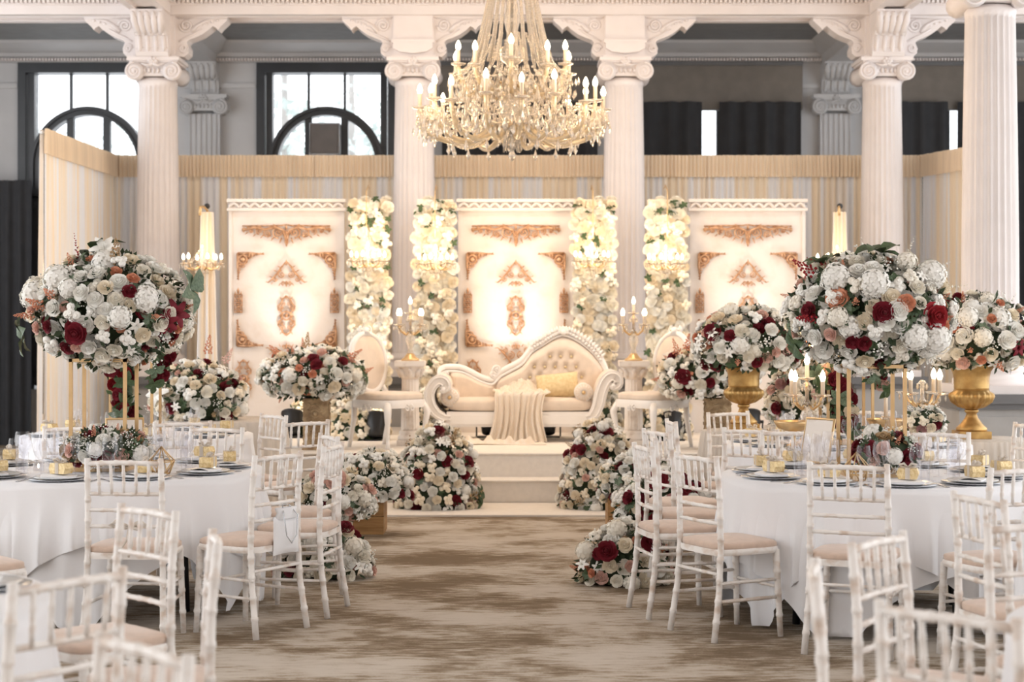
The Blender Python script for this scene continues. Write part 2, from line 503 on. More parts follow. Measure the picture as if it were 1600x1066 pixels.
# blinds and dark curtains on the three right-hand windows
for n, i, px_l, gaps in ((3, 2, 'behind the big chandelier', None), (4, 3, 'right of the chandelier', (X(1094, DW), X(1121, DW))), (5, 4, 'between the two right-hand columns', (X(1474, DW), X(1490, DW)))):
    c, h = WC[i], WH[i]
    root = bpy.data.objects.new('window_%d' % n, None); COL.objects.link(root); root['kind'] = 'structure'
    root.location = (c, DW, 0)
    ob('window_frame', MB().box(-h, -h + .08, 0, .2, .7, 4.94).box(h - .08, h, 0, .2, .7, 4.94).box(-h + .08, h - .08, 0, .2, 4.86, 4.94).box(-.03, .03, .05, .15, .7, 4.86), M['frame_dark'], root)
    for s in (0, 1):
        ob('pane', MB().box(-h + .08 if s == 0 else .03, -.03 if s == 0 else h - .08, .09, .1, .7, 4.86), M['pane'], root)
    b = thing('roller_blind', 'taupe fabric blind half lowered over dark curtains ' + px_l, 'blind', (c, DW - .1, 4.93))
    bl = MB().box(-h - .06, h + .06, -.02, -.01, -.62, 0)
    ob('blind_cloth', bl, M['blind'], b)
    ob('head_rail', MB().box(-h - .06, h + .06, -.05, .03, -.05, 0), M['dado_rail'], b)
    ob('hem_bar', MB().tube([(-h - .05, -.015, -.62), (h + .05, -.015, -.62)], .012, 6), M['dado_rail'], b)
    if gaps:
        spans = [(c - h - .02, gaps[0], 'left half'), (gaps[1], c + h + .02, 'right half')]
    else:
        spans = [(c - h - .02, c - .002, 'left half'), (c + .002, c + h + .02, 'right half')]
    for k, (a, e, side) in enumerate(spans):
        m = MB()
        pleats(m, a, e, .0, 4.4, DW - .24, .085, .24, 40 + n * 3 + k)
        o = ob('curtain', m, M['curtain_dark'])
        tag(o, 'black pleated curtain, %s, under the taupe blind %s' % (side, px_l), 'curtain')
        for gp, e_ in ((gaps, 0),):
            pass
# dark curtain at far left, below the first window
m = MB(); pleats(m, -7.2, X(50, 22), .0, 3.38, 22.0, .05, .16, 77)
tag(ob('curtain', m, M['curtain_dark']), 'dark curtain hanging at the far left beside the cream drape', 'curtain')

# pilasters on the window wall
def spiral(cx, cz, r0, turns, start=0, dirn=1, n=None, y=0, r1=.15):
    n = n or int(14 * turns) + 2
    out = []
    for i in range(n + 1):
        t = i / n
        q = start + dirn * 2 * pi * turns * t
        r = r0 * (1 - t * (1 - r1))
        out.append((cx + r * cos(q), y, cz + r * sin(q)))
    return out

def capital(root, name, w, d, zb, zt, mtl, yc=0):
    """ionic capital: abacus, egg band, four volutes, floral boss"""
    hh = zt - zb
    c = MB().box(-w / 2, w / 2, yc - d / 2, yc + d / 2, zt - hh * .16, zt)
    c.box(-w * .46, w * .46, yc - d * .46, yc + d * .46, zt - hh * .24, zt - hh * .16)
    c.box(-w * .36, w * .36, yc - d * .42, yc + d * .42, zb + hh * .2, zt - hh * .24)
    ob('abacus', c, mtl, root)
    rv = hh * .40
    for s in (-1, 1):
        v = MB()
        vx, vz = s * (w * .36), zb + hh * .38
        v.tube([(vx, yc - d * .5, vz), (vx, yc - d * .3, vz), (vx, yc, vz), (vx, yc + d * .3, vz), (vx, yc + d * .5, vz)], [rv, rv * .9, rv * .7, rv * .9, rv], 16)
        for yy in (yc - d * .5, yc + d * .5):
            v.tube(spiral(vx, vz, rv * .95, 2.2, pi / 2, -s, y=yy), [rv * .13] * 32, 5)
            v.ball((vx, yy, vz), rv * .2, 8, 5)
        ob('volute', v, mtl, root)
    e = MB()
    for k in range(7):
        x = (k - 3) * w * .085
        for yy in (yc - d * .43,):
            e.ball((x, yy, zb + hh * .42), (w * .035, .03, hh * .13), 6, 5)
    ob('egg_moulding', e, mtl, root)
    f = MB()
    for k in range(6):
        q = k * pi / 3
        f.ball((.035 * cos(q), yc - d * .5, zt - hh * .2 + .035 * sin(q)), (.025, .02, .025), 6, 4)
    f.ball((0, yc - d * .51, zt - hh * .2), .022, 6, 4)
    for s in (-1, 1):
        f.tube([(0, yc - d * .5, zt - hh * .3), (s * .06, yc - d * .5, zt - hh * .38), (s * .13, yc - d * .5, zt - hh * .3)], [.02, .016, .005], 5)
    ob('floral_boss', f, mtl, root)

def modillion(root, w, z0, z1, proj, yb, mtl):
    """scrolled console bracket facing the hall, leaf above and fluted block below"""
    hh = z1 - z0
    pr = [(yb, z0), (yb - proj * .30, z0), (yb - proj * .36, z0 + hh * .08), (yb - proj * .30, z0 + hh * .2), (yb - proj * .42, z0 + hh * .45), (yb - proj * .62, z0 + hh * .52), (yb - proj * .8, z0 + hh * .7), (yb - proj, z0 + hh * .86), (yb - proj, z1), (yb, z1)]
    ob('console', MB().prism(pr, -w / 2, w / 2, 'yz'), mtl, root)
    lf = MB()
    for k in range(5):
        x = (k - 2) * w * .2
        lf.tube([(x * .8, yb - proj * .46, z0 + hh * .5), (x * .9, yb - proj * .68, z0 + hh * .58), (x, yb - proj * .9, z0 + hh * .76), (x * 1.05, yb - proj * 1.04, z0 + hh * .93)], [w * .06, w * .11, w * .12, w * .05], 6)
        lf.ball((x, yb - proj * .5, z0 + hh * .5), (w * .09, .03, hh * .05), 6, 4)
    ob('acanthus_leaf', lf, mtl, root)
    fl = MB()
    for k in range(4):
        x = (k - 1.5) * w * .25
        fl.tube([(x, yb - proj * .32, z0 + hh * .1), (x, yb - proj * .33, z0 + hh * .22), (x, yb - proj * .44, z0 + hh * .46)], w * .06, 6)
    ob('fluting', fl, mtl, root)

for n, px, lb in ((1, 322, 'grey wall pilaster between the two arched windows'), (2, 1303, 'grey wall pilaster beside the right-hand dark curtain')):
    x = X(px, DW)
    r = thing('pilaster', lb, 'pilaster', (x, DW, 0), kind='structure')
    sh = MB()
    poly = []
    for k in range(6):
        a = -.2 + k * .0667
        poly += [(a, 0), (a + .014, 0), (a + .02, .018), (a + .033, .026), (a + .047, .018), (a + .053, 0)]
    poly = [(p, -.12 + q) for p, q in poly] + [(.2, -.12), (.2, 0), (-.2, 0)]
    sh.prism(poly, .9, 4.26, 'xy')
    ob('shaft', sh, M['plaster_grey'], r)
    ob('plinth', MB().box(-.28, .28, -.16, 0, 0, .85).box(-.31, .31, -.2, 0, .85, .95), M['plaster_dado'], r)
    capital(r, 'capital', .60, .24, 4.24, 4.50, M['plaster_grey'], -.1)
    modillion(r, .36, 4.50, 4.90, .34, 0, M['plaster_grey'])

# fluted columns
def column(x, y, label, zcap=4.27, front=False, sides=True, rb=.246, rt=.214):
    r = thing('column', label, 'column', (x, y, 0), kind='structure')
    NF = 24
    dep = [0, .75, 1, .75]
    def rf(q, rad, z, j):
        return rad - .024 * dep[j % 4] * (1 if 1.26 < z < zcap - .06 else 0)
    ob('shaft', MB().lathe([(rb * 1.0, 1.2), (rb, 1.25), (rb, 1.27), (rb * .985, 2.2), (rb * .94, 3.2), (rt, zcap - .07), (rt, zcap - .05), (rt * 1.03, zcap), (rt * .9, zcap + .04)], NF * 4, rf=rf), M['plaster'], r)
    ob('base', MB().lathe([(rb * 1.22, 1.02), (rb * 1.3, 1.05), (rb * 1.3, 1.09), (rb * 1.18, 1.11), (rb * 1.12, 1.14), (rb * 1.2, 1.16), (rb * 1.2, 1.19), (rb * 1.05, 1.21), (rb, 1.23)], 32), M['plaster'], r)
    p = .36
    ob('pedestal', MB().box(-p, p, -p, p, 0, .86).box(-p - .03, p + .03, -p - .03, p + .03, 0, .16), M['plaster_dado'], r)
    ob('pedestal_panel', MB().box(-p + .08, p - .08, -p - .012, -p + .01, .24, .78), M['plaster_dado'], r)
    ob('pedestal_cap', MB().box(-p - .03, p + .03, -p - .03, p + .03, .84, .89).box(-p - .06, p + .06, -p - .06, p + .06, .89, .97), M['dado_rail'], r)
    ob('pedestal_top', MB().box(-p, p, -p, p, .97, 1.04), M['plaster'], r)
    capital(r, 'capital', .58, .58, zcap, zcap + .26, M['plaster'])
    zt = zcap + .26
    ob('block', MB().box(-.22, .22, -.2, .2, zt, 5.02).box(-.25, .25, -.23, .23, zt + .0, zt + .03), M['plaster'], r)
    if sides:
        for s in (-1, 1):
            b = [(0, 4.56), (.10, 4.55), (.145, 4.59), (.15, 4.65), (.125, 4.71), (.15, 4.74), (.22, 4.765), (.30, 4.80), (.37, 4.85), (.42, 4.895), (.455, 4.875), (.475, 4.85), (.50, 4.885), (.55, 4.93), (.58, 4.96), (.58, 5.0), (0, 5.0)]
            b = [(s * (.22 + u), z) for u, z in b]
            if s > 0: b = b[::-1]
            br = ob('bracket', MB().prism(b, -.13, .13, 'xz'), M['plaster'], r)
            sc = MB()
            for yy in (-.135,):
                sc.tube(spiral(s * .34, 4.90, .075, 2, pi, s, y=yy), [.017] * 30, 5)
                sc.tube(spiral(s * .31, 4.645, .05, 1.8, 0, -s, y=yy), [.015] * 28, 5)
                sc.tube([(s * .40, yy, 4.83), (s * .47, yy, 4.90), (s * .56, yy, 4.95), (s * .70, yy, 4.97)], [.026, .024, .02, .006], 5)
                sc.tube([(s * .26, yy, 4.72), (s * .33, yy, 4.76), (s * .42, yy, 4.80), (s * .52, yy, 4.86)], [.010, .014, .014, .006], 5)
                sc.tube([(s * .25, yy, 4.985), (s * .8, yy, 4.985)], .012, 5)
                for k in range(5):
                    sc.ball((s * (.45 + k * .06), yy, 4.885 + k * .018), (.022, .018, .016), 6, 4)
            ob('scroll_relief', sc, M['plaster'], br)
    if front:
        modillion(r, .36, zt, 5.0, .42, -.2, M['plaster'])
    else:
        a = [(-.22, zt + .16), (-.22, zt + .1), (-.15, zt + .06), (0, zt + .04), (.15, zt + .06), (.22, zt + .1), (.22, zt + .16)]
        ob('shell_relief', MB().prism(a[::-1], -.26, -.19, 'xz').box(-.24, .24, -.25, -.19, zt + .16, zt + .20), M['plaster'], r)
    return r
column(CX[0], DC, 'fluted cream column at left beside the arched window', front=True)
column(CX[1], DC, 'fluted white column left of the sofa, behind the big chandelier')
column(CX[2], DC, 'fluted white column right of the sofa, behind the big chandelier')
column(CX[3], DC, 'fluted cream column at right behind the tall flowers', front=True)
column(X(1547, 15), 15, 'large near fluted column at the right edge of the hall', front=False, sides=True)

# speaker on the second window
s = thing('loudspeaker', 'square grey loudspeaker mounted in the second arched window', 'speaker', (X(507.5, 22.1), 22.1, 0))
ob('cabinet', MB().box(-.19, .19, -.02, .18, Z(241, 22.1), Z(193, 22.1)), M['speaker'], s)
zz0, zz1 = Z(241, 22.1), Z(193, 22.1)
ob('rim', MB().tube([(-.19, -.02, zz0), (.19, -.02, zz0), (.19, -.02, zz1), (-.19, -.02, zz1)], .012, 6, closed=True), M['silver'], s)
ob('grille', MB().box(-.165, .165, -.03, -.02, zz0 + .025, zz1 - .025), M['speaker'], s)
ob('bracket', MB().box(-.03, .03, .18, .26, (zz0 + zz1) / 2 - .1, (zz0 + zz1) / 2 + .1), M['black'], s)

# trees outside the windows
rt = random.Random(5)
for k, (px, d, z0, z1, rr) in enumerate(((30, 31, 3.2, 5.2, 1.3), (215, 35, 3.4, 5.9, 1.1), (440, 30, 3.0, 5.9, .9), (545, 33, 3.2, 6.3, 1.2), (600, 30, 2.8, 5.4, .8))):
    t = thing('tree', ['pale tree outside the left edge of the first arched window', 'pale tree outside the right side of the first arched window', 'pale tree outside the left half of the second arched window', 'pale tree outside the middle of the second arched window', 'pale tree outside the right edge of the second arched window'][k], 'tree', (X(px, d), d, 0))
    ob('trunk', MB().tube([(0, 0, 0), (.1, 0, z0 * .5), (.05, 0, z1)], [.16, .12, .05], 8), M['bark'], t)
    fo = MB()
    for i in range(260):
        a = rt.uniform(0, 6.28); e = rt.uniform(-1, 1); q = rt.random() ** .4
        c = Vector((q * rr * cos(a) * sqrt(1 - e * e), q * rr * sin(a) * sqrt(1 - e * e), (z0 + z1) / 2 + (z1 - z0) / 2 * q * e))
        u = Vector((rt.uniform(-1, 1), rt.uniform(-1, 1), rt.uniform(-1, 1))).normalized() * rt.uniform(.06, .16)
        v = u.orthogonal().normalized() * rt.uniform(.04, .09)
        fo.add([c - u, c + v, c + u, c - v], [(0, 1, 2, 3)])
    ob('foliage', fo, M['tree'], t, kind='stuff')

# ------------------------------------------------------------------ drapes behind the stage
DZ = Z(245, 20.2)
seams = [X(178, 20.2), X(491, 20.2), X(803, 20.2), X(1103, 20.2), X(1441, 20.2)]
names = ['behind the left flower column and left panel', 'behind the centre panel left half', 'behind the centre panel right half', 'behind the right panel']
def drape(p0, p1, label, seed, flare=1.0):
    r = thing('drape', label, 'drape', (p0[0], p0[1], 0))
    dx, dy = p1[0] - p0[0], p1[1] - p0[1]
    m = MB(); pleats(m, 0, dx, .01, DZ, 0, .03, .075, seed, y1=dy, flare=flare)
    ob('cloth', m, M['drape'], r)
    L = sqrt(dx * dx + dy * dy); nx, ny = dy / L, -dx / L
    m = MB(); pleats(m, nx * .045, dx + nx * .045, DZ - .24, DZ + .015, ny * .045, .02, .045, seed + 1, y1=dy + ny * .045, nz=3)
    ob('header_band', m, M['drape_band'], r)
    ob('rod', MB().tube([(0, 0, DZ - .03), (dx, dy, DZ - .03)], .018, 8), M['white'], r)
    ob('upright', MB().tube([(0, .06, 0), (0, .06, DZ)], .02, 8), M['steel'], r)
    return r
for i in range(4):
    drape((seams[i], 20.2), (seams[i + 1], 20.2), 'cream pleated voile drape ' + names[i], 100 + i * 5)
drape((X(64, 17.3), 17.3), (seams[0], 20.2), 'cream voile drape returning towards the hall at far left', 140, 1.06)
drape((seams[4], 20.2), (X(1562, 18.6), 18.6), 'cream voile drape turning towards the hall at far right', 150)

# ------------------------------------------------------------------ stage
st = thing('stage', 'low ivory carpeted stage with two steps under the sofa', 'stage', (.03, 0, 0))
ob('platform', MB().box(-2.7, 2.7, 15.3, 19.05, 0, .42), M['stage'], st)
ob('step', MB().box(-1.25, 1.25, 14.98, 15.3, 0, .21), M['stage'], st)
for s_, (a, b_) in enumerate(((.21, 15.3), (0, 14.98))):
    pass
ob('nosing', MB().tube([(-2.7, 15.3, .41), (2.7, 15.3, .41)], .012, 6), M['stage'], st)
ob('nosing', MB().tube([(-1.25, 14.98, .2), (1.25, 14.98, .2)], .012, 6), M['stage'], st)
tag(ob('mat', MB().box(-1.15, 1.2, 14.03, 14.97, 0.001, .016), M['stage']), 'flat ivory mat on the carpet in front of the stage steps', 'mat')
SZ = .42

# ------------------------------------------------------------------ decorated panels
def scroll_unit(mb, x, z, r, turns, start, dirn, th=.012, y=-.03):
    th *= .8
    p = spiral(x, z, r, turns, start, dirn, y=y)
    k = len(p)
    mb.tube(p, [th * (1 - .5 * i / k) for i in range(k)], 5)
    mb.ball((p[-1][0], y, p[-1][2]), th * 1.3, 6, 4)

def leaflet(mb, x, z, a, l, w=.35, y=-.03):
    mb.tube([(x, y, z), (x + cos(a) * l * .5, y - .012, z + sin(a) * l * .5), (x + cos(a) * l, y, z + sin(a) * l)], [l * w * .4, l * w * .5, l * .04], 5)

def o_crest():
    m = MB()
    for s in (-1, 1):
        def sx(v): return s * v
        A = lambda q: q if s > 0 else pi - q
        m.tube([(sx(.46), -.03, .02), (sx(.34), -.035, .05), (sx(.22), -.035, .03), (sx(.12), -.035, .055), (sx(.03), -.04, .02), (0, -.04, -.10)], [.012, .016, .016, .018, .016, .012], 5)
        scroll_unit(m, sx(.085), -.0, .062, 1.8, A(-pi / 2), s, .014)
        scroll_unit(m, sx(.20), -.012, .042, 1.6, A(pi / 2), -s, .012)
        scroll_unit(m, sx(.285), .012, .034, 1.5, A(-pi / 2), s, .011)
        scroll_unit(m, sx(.365), .015, .026, 1.4, A(pi / 2), -s, .010)
        scroll_unit(m, sx(.44), .03, .024, 1.5, A(-pi / 2), s, .011)
        for (x, z, a, l) in ((.05, -.06, -1.2, .06), (.13, -.05, -.9, .05), (.16, -.03, -.6, .05), (.24, -.03, -.8, .045), (.32, -.02, -.7, .04), (.40, .0, -.6, .04), (.10, .06, .6, .05), (.26, .05, .4, .05), (.38, .045, .3, .05)):
            leaflet(m, sx(x), z, A(a), l)
        m.tube([(sx(.01), -.03, .08), (sx(.05), -.03, .07), (sx(.46), -.03, .065)], .008, 5)
    leaflet(m, 0, -.05, -pi / 2, .10, .5)
    leaflet(m, 0, .03, pi / 2, .06, .5)
    m.ball((0, -.04, -.01), (.02, .02, .03), 8, 5)
    return m
def o_corner():
    """rosette at the outer corner, tapering leaf arms along both edges; corner at origin, arms towards +x and -z"""
    m = MB()
    m.tube([(.075 + .045 * cos(2 * pi * i / 14), -.035, -.085 + .045 * sin(2 * pi * i / 14)) for i in range(14)], .013, 5, closed=True)
    m.ball((.075, -.03, -.085), (.03, .02, .03), 8, 5)
    for (dx, dz) in ((1, 0), (0, -1)):
        def q(a, b): return (a, b) if dx else (b if False else -b if False else -b * -1, -a)
        pt = (lambda a, b: (a, -b)) if dx else (lambda a, b: (b, -a))
        p0, p1, p2 = pt(.02, .02), pt(.16, .018), pt(.30, .03)
        m.tube([(p0[0], -.03, p0[1]), (p1[0], -.03, p1[1]), (p2[0], -.03, p2[1])], [.016, .014, .005], 5)
        for k in range(6):
            a = .13 + k * .028
            b = .075 - k * .010
            c = pt(a, b)
            e = pt(a + .02, .015)
            m.tube([(e[0], -.03, e[1]), ((e[0] + c[0]) / 2 + .006, -.042, (e[1] + c[1]) / 2), (c[0], -.03, c[1])], [.006, .013 - k * .001, .003], 5)
        c = pt(.14, .06)
        scroll_unit(m, c[0], c[1], .03, 1.4, 0, 1 if dx else -1, .010)
    return m
def o_tri(flip=1):
    m = MB()
    for s in (-1, 1):
        A = lambda q: q if s > 0 else pi - q
        m.tube([(0, -.03, .14 * flip), (s * .05, -.03, .08 * flip), (s * .09, -.03, .02 * flip), (s * .15, -.03, -.05 * flip), (s * .195, -.03, -.085 * flip)], [.007, .011, .012, .012, .006], 5)
        scroll_unit(m, s * .05, 0, .04, 1.6, A(pi / 2), -s * flip, .010)
        scroll_unit(m, s * .115, -.05 * flip, .03, 1.5, A(pi / 2), -s * flip, .009)
        scroll_unit(m, s * .03, -.09 * flip, .024, 1.4, A(-pi / 2), s * flip, .008)
        for (x, z, a, l) in ((.06, .07, .6, .04), (.10, .03, .5, .04), (.15, -.03, .5, .035), (.19, -.08, .2, .03), (.14, -.08, -.8, .03), (.06, -.09, -1, .035)):
            leaflet(m, s * x, z * flip, A(a * flip), l)
    leaflet(m, 0, .10 * flip, pi / 2 * flip, .06, .4)
    leaflet(m, 0, -.07 * flip, -pi / 2 * flip, .06, .5)
    return m
def o_cart(hw, hh):
    m = MB()
    m.tube([(.045 * hw / .09 * cos(2 * pi * i / 14), -.03, .045 * hw / .09 * sin(2 * pi * i / 14)) for i in range(14)], .010, 5, closed=True)
    m.ball((0, -.03, 0), (.022, .018, .022), 8, 5)
    for s in (-1, 1):
        for f in (-1, 1):
            m.tube([(0, -.03, f * hh), (s * hw * .45, -.03, f * hh * .84), (s * hw * .6, -.03, f * hh * .66), (s * hw, -.03, f * hh * .48), (s * hw * .95, -.03, f * hh * .3), (s * hw * .5, -.03, f * hh * .17), (s * hw * .75, -.03, 0)], .010, 5)
            scroll_unit(m, s * hw * .35, f * hh * .62, hw * .34, 1.5, pi / 2 * f, -s * f, .008)
            scroll_unit(m, s * hw * .55, f * hh * .38, hw * .28, 1.5, -pi / 2 * f, s * f, .008)
            leaflet(m, s * hw * .5, f * hh * .8, f * pi / 2 - s * f * .6, .04)
    for f in (-1, 1):
        leaflet(m, 0, f * hh * .85, f * pi / 2, hh * .2, .4)
    return m
def o_side():
    m = MB()
    for k in range(9):
        z = -.11 + k * .022
        for x in (-.026, 0, .026):
            m.ball((x * (1 if k % 2 else .6), -.028, z), (.012, .014, .011), 6, 4)
    for x in (-.04, .04):
        m.tube([(x, -.028, -.12), (x, -.028, .07)], .006, 5)
    leaflet(m, 0, .08, pi / 2, .06, .5); leaflet(m, -.03, .06, pi / 2, .04, .4); leaflet(m, .03, .06, pi / 2, .04, .4)
    m.tube([(-.045, -.028, -.12), (.045, -.028, -.12)], .007, 5)
    return m
OM = {'crest': o_crest().mesh('crest', M['gilt']), 'corner': o_corner().mesh('corner', M['gilt']), 'tri': o_tri().mesh('tri', M['gilt']), 'trid': o_tri(-1).mesh('trid', M['gilt']),
      'cart': o_cart(.088, .205).mesh('cart', M['gilt']), 'cart2': o_cart(.08, .20).mesh('cart2', M['gilt']), 'side': o_side().mesh('side', M['gilt'])}
PD, PS = 18.1, 18.1 / F
def panel(px, label):
    r = thing('decorated_screen', label, 'panel', (X(px, PD), PD, SZ))
    ht, hw = 2.32, .60
    b = MB().box(-hw, hw, 0, .06, 0, ht)
    ob('board', b, M['panel'], r)
    ob('edge_frame', MB().box(-hw - .005, -hw + .03, -.015, 0, 0, ht).box(hw - .03, hw + .005, -.015, 0, 0, ht), M['panel'], r)
    c = MB().box(-hw - .02, hw + .02, -.05, .06, ht, ht + .03).box(-hw, hw, -.02, .06, ht + .03, ht + .09).box(-hw - .02, hw + .02, -.06, .06, ht + .09, ht + .125)
    ob('cornice', c, M['panel'], r)
    sw = MB()
    n = 11
    for k in range(n):
        xa = -hw + (k + .5) * 2 * hw / n
        pts = [(xa - .054 + .108 * i / 8, -.04, ht + .032 + .045 * sin(pi * i / 8)) for i in range(9)]
        sw.tube(pts, .016, 6)
    ob('swag_moulding', sw, M['panel'], r)
    u = PS
    zt = ht + .125     # y 312 in the photograph
    def oz(py): return zt - (py - 312) * u
    def pl(nm, me, dx, py, sx=1, sz=1, y=0):
        o = ob(nm, OM[me], None, r, (dx * u, y, oz(py)))
        o.scale = (sx, 1, sz)
    pl('crest_ornament', 'crest', 0, 364)
    for s in (-1, 1):
        pl('corner_ornament', 'corner', s * 79, 394, -s, 1)
        pl('corner_ornament', 'corner', s * 80, 544, -s, -1)
        pl('side_ornament', 'side', s * 75, 471)
        pl('cartouche', 'cart2', s * 67, 593)
    pl('triangle_ornament', 'tri', 0, 430)
    pl('cartouche', 'cart', 0, 494)
    pl('triangle_ornament', 'trid', 0, 556)
    return r
panel(448, 'ivory panel with copper scroll ornaments, left of the sofa')
panel(806, 'ivory panel with copper scroll ornaments, directly behind the sofa')
panel(1168, 'ivory panel with copper scroll ornaments, right of the sofa')

# par lamps lighting the panels
def par_lamp(px, py, d, label, tilt=.5, aim=None, e=0):
    z = SZ
    r = thing('stage_lamp', label, 'lamp', (X(px, d), d, z))
    yk = MB().tube([(-.125, 0, .01), (-.125, 0, .16)], .008, 6).tube([(.125, 0, .01), (.125, 0, .16)], .008, 6).box(-.12, .12, -.07, .07, 0, .014)
    ob('yoke', yk, M['black'], r)
    h = MB().lathe([(.04, -.13), (.07, -.12), (.078, -.06), (.105, -.02), (.105, .08), (.115, .085), (.115, .10), (.10, .10), (.10, .085)], 20)
    hd = ob('lamp_head', h, M['black'], r, (0, 0, .155), rot=(-tilt, 0, 0))
    ob('lens', MB().lathe([(.0, .088), (.098, .088)], 20, caps=False), M['lens'], hd)
    for s in (-1, 1):
        ob('knob', MB().tube([(s * .10, 0, .16), (s * .135, 0, .16)], .016, 8), M['black'], r)
    if e:
        l = lamp('stage_light', 'SPOT', (X(px, d), d + .12, z + .32), e * .42, (1, .90, .81), aim=aim, spot_size=.75, spot_blend=1.0, shadow_soft_size=.06)
    return r
par_lamp(456, 660, 17.3, 'black stage lamp on the floor beside the carved gold plinth', aim=(X(448, PD), PD, 1.9), e=150)
par_lamp(588, 690, 16.9, 'black stage lamp behind the left oval-back chair', aim=(X(585, 17.8), 17.8, 1.7), e=170)
par_lamp(764, 685, 17.36, 'black stage lamp under the sofa, left of the throw', aim=(X(790, PD), PD, 1.8), e=120)
par_lamp(856, 685, 17.36, 'black stage lamp under the sofa, right of the throw', aim=(X(822, PD), PD, 1.8), e=120)
par_lamp(1172, 690, 17.3, 'black stage lamp in front of the right panel', aim=(X(1168, PD), PD, 1.9), e=150)
par_lamp(1050, 690, 16.9, 'black stage lamp behind the right oval-back chair', aim=(X(1030, 17.8), 17.8, 1.7), e=170)

# ------------------------------------------------------------------ flowers
def petal(mb, a, tilt, l, w, r0, z0, cup=.3, nu=3, nv=4):
    ca, sa = cos(a), sin(a)
    def fn(u, v):
        x = (u - .5) * 2
        ww = w * sin(pi * (.18 + .67 * v)) if v < 1 else w * .45
        t = tilt + cup * (v - .5)
        rad = r0 + l * v * sin(t)
        z = z0 + l * v * cos(t) - .12 * l * x * x * (-1 if tilt > 1.2 else 1) * v
        lat = x * ww
        rad -= abs(x) ** 2 * ww * .35
        return (rad * ca - lat * sa, rad * sa + lat * ca, z)
    mb.grid(fn, nu, nv)
def m_rose(r):
    """overlapping petals wrapped round a bud, each edge tucked behind the next"""
    m = MB()
    for ring, (n, da, prof) in enumerate(((5, .80, ((.12, -.5), (.62, -.34), (.95, -.10), (1.10, .02))), (5, .78, ((.12, -.3), (.60, -.08), (.80, .18), (.88, .28))), (4, .95, ((.1, -.1), (.48, .12), (.60, .34), (.62, .44))), (3, 1.2, ((.08, .1), (.33, .28), (.38, .44), (.34, .52))), (3, 1.2, ((.05, .2), (.17, .34), (.18, .50), (.12, .56))))):
        for k in range(n):
            a0 = 2 * pi * (k + .41 * ring) / n + r.uniform(-.12, .12)
            sc = r.uniform(.94, 1.06)
            def fn(u, v):
                x = (u - .5) * 2
                i = min(2, int(v * 3)); t = v * 3 - i
                rad = prof[i][0] * (1 - t) + prof[i + 1][0] * t
                z = prof[i][1] * (1 - t) + prof[i + 1][1] * t
                q = a0 + x * da * (.55 + .45 * min(1, 1.6 * (1 - v) + .55))
                rad *= sc * (1 + .07 * x - .04 * x * x)
                return (rad * cos(q), rad * sin(q), z - .13 * x * x * v)
            m.grid(fn, 4, 4)
    m.lathe([(.05, .2), (.09, .4), (.07, .52), (.01, .55)], 6)
    return m
def m_hydra(r):
    m = MB()
    n = 46
    for i in range(n):
        z = 1 - 1.55 * (i + .5) / n
        q = i * 2.39996
        rr = sqrt(max(0, 1 - z * z))
        c = Vector((rr * cos(q), rr * sin(q), z)) * r.uniform(.82, 1.0)
        nn = c.normalized()
        a = nn.orthogonal().normalized()
        a = Matrix.Rotation(r.uniform(0, 6), 3, nn) @ a
        b = nn.cross(a)
        s = .25
        for k in range(4):
            u = a * cos(k * pi / 2) + b * sin(k * pi / 2)
            v = nn.cross(u)
            m.add([c, c + u * s * .6 + v * s * .45 + nn * .05, c + u * s * 1.15 + nn * .0, c + u * s * .6 - v * s * .45 + nn * .05], [(0, 1, 2, 3)], True)
    m.ball((0, 0, 0), .84, 9, 7)
    return m
def m_lily(r):
    m = MB()
    for k in range(6):
        petal(m, 2 * pi * k / 6, .75 + .15 * (k % 2), 1.25, .32, .05, -.1, cup=.9, nv=5)
    for k in range(5):
        q = k * 1.256
        m.tube([(0, 0, 0), (.15 * cos(q), .15 * sin(q), .7)], .025, 4)
    return m
def m_spray(r):
    m = MB()
    for k in range(26):
        c = Vector((r.gauss(0, .45), r.gauss(0, .45), r.uniform(-.1, .9)))
        m.ball(c, r.uniform(.07, .13), 5, 4)
    return m
def m_buds(r):
    """a cluster of five small spray roses"""
    m = MB()
    for k in range(5):
        q = k * 1.256 + r.uniform(-.2, .2)
        c = (.55 * cos(q), .55 * sin(q), r.uniform(-.05, .25)) if k else (0, 0, .35)
        m.lathe([(.1, -.3), (.36, -.12), (.42, .1), (.33, .28)], 8, c)
        m.lathe([(.3, .18), (.2, .30), (.24, .36), (.1, .34), (.02, .25)], 7, c)
    return m
def m_astilbe(r):
    """feathery plume"""
    m = MB()
    for k in range(40):
        t = k / 40
        q = k * 2.4
        rr = .42 * (1 - t) + .05
        m.ball((rr * cos(q) * r.uniform(.5, 1), rr * sin(q) * r.uniform(.5, 1), -.2 + 1.6 * t), .11 * (1 - .5 * t), 4, 3)
    return m
def m_stem(r):
    """tall stem of florets (stock, gladiolus)"""
    m = MB()
    for k in range(13):
        t = k / 12
        q = k * 2.4
        s = .34 * (1 - .65 * t)
        c = Vector((.16 * cos(q) * (1 - t), .16 * sin(q) * (1 - t), 3.2 * t))
        for j in range(5):
            w = q + (j - 2) * .5
            u = Vector((cos(w), sin(w), .5 + .3 * (j % 2))).normalized()
            v = u.cross(Vector((0, 0, 1))).normalized()
            m.add([c, c + u * s * .6 + v * s * .4, c + u * s * 1.1, c + u * s * .6 - v * s * .4], [(0, 1, 2, 3)], True)
        m.ball(c, s * .4, 5, 4)
    return m
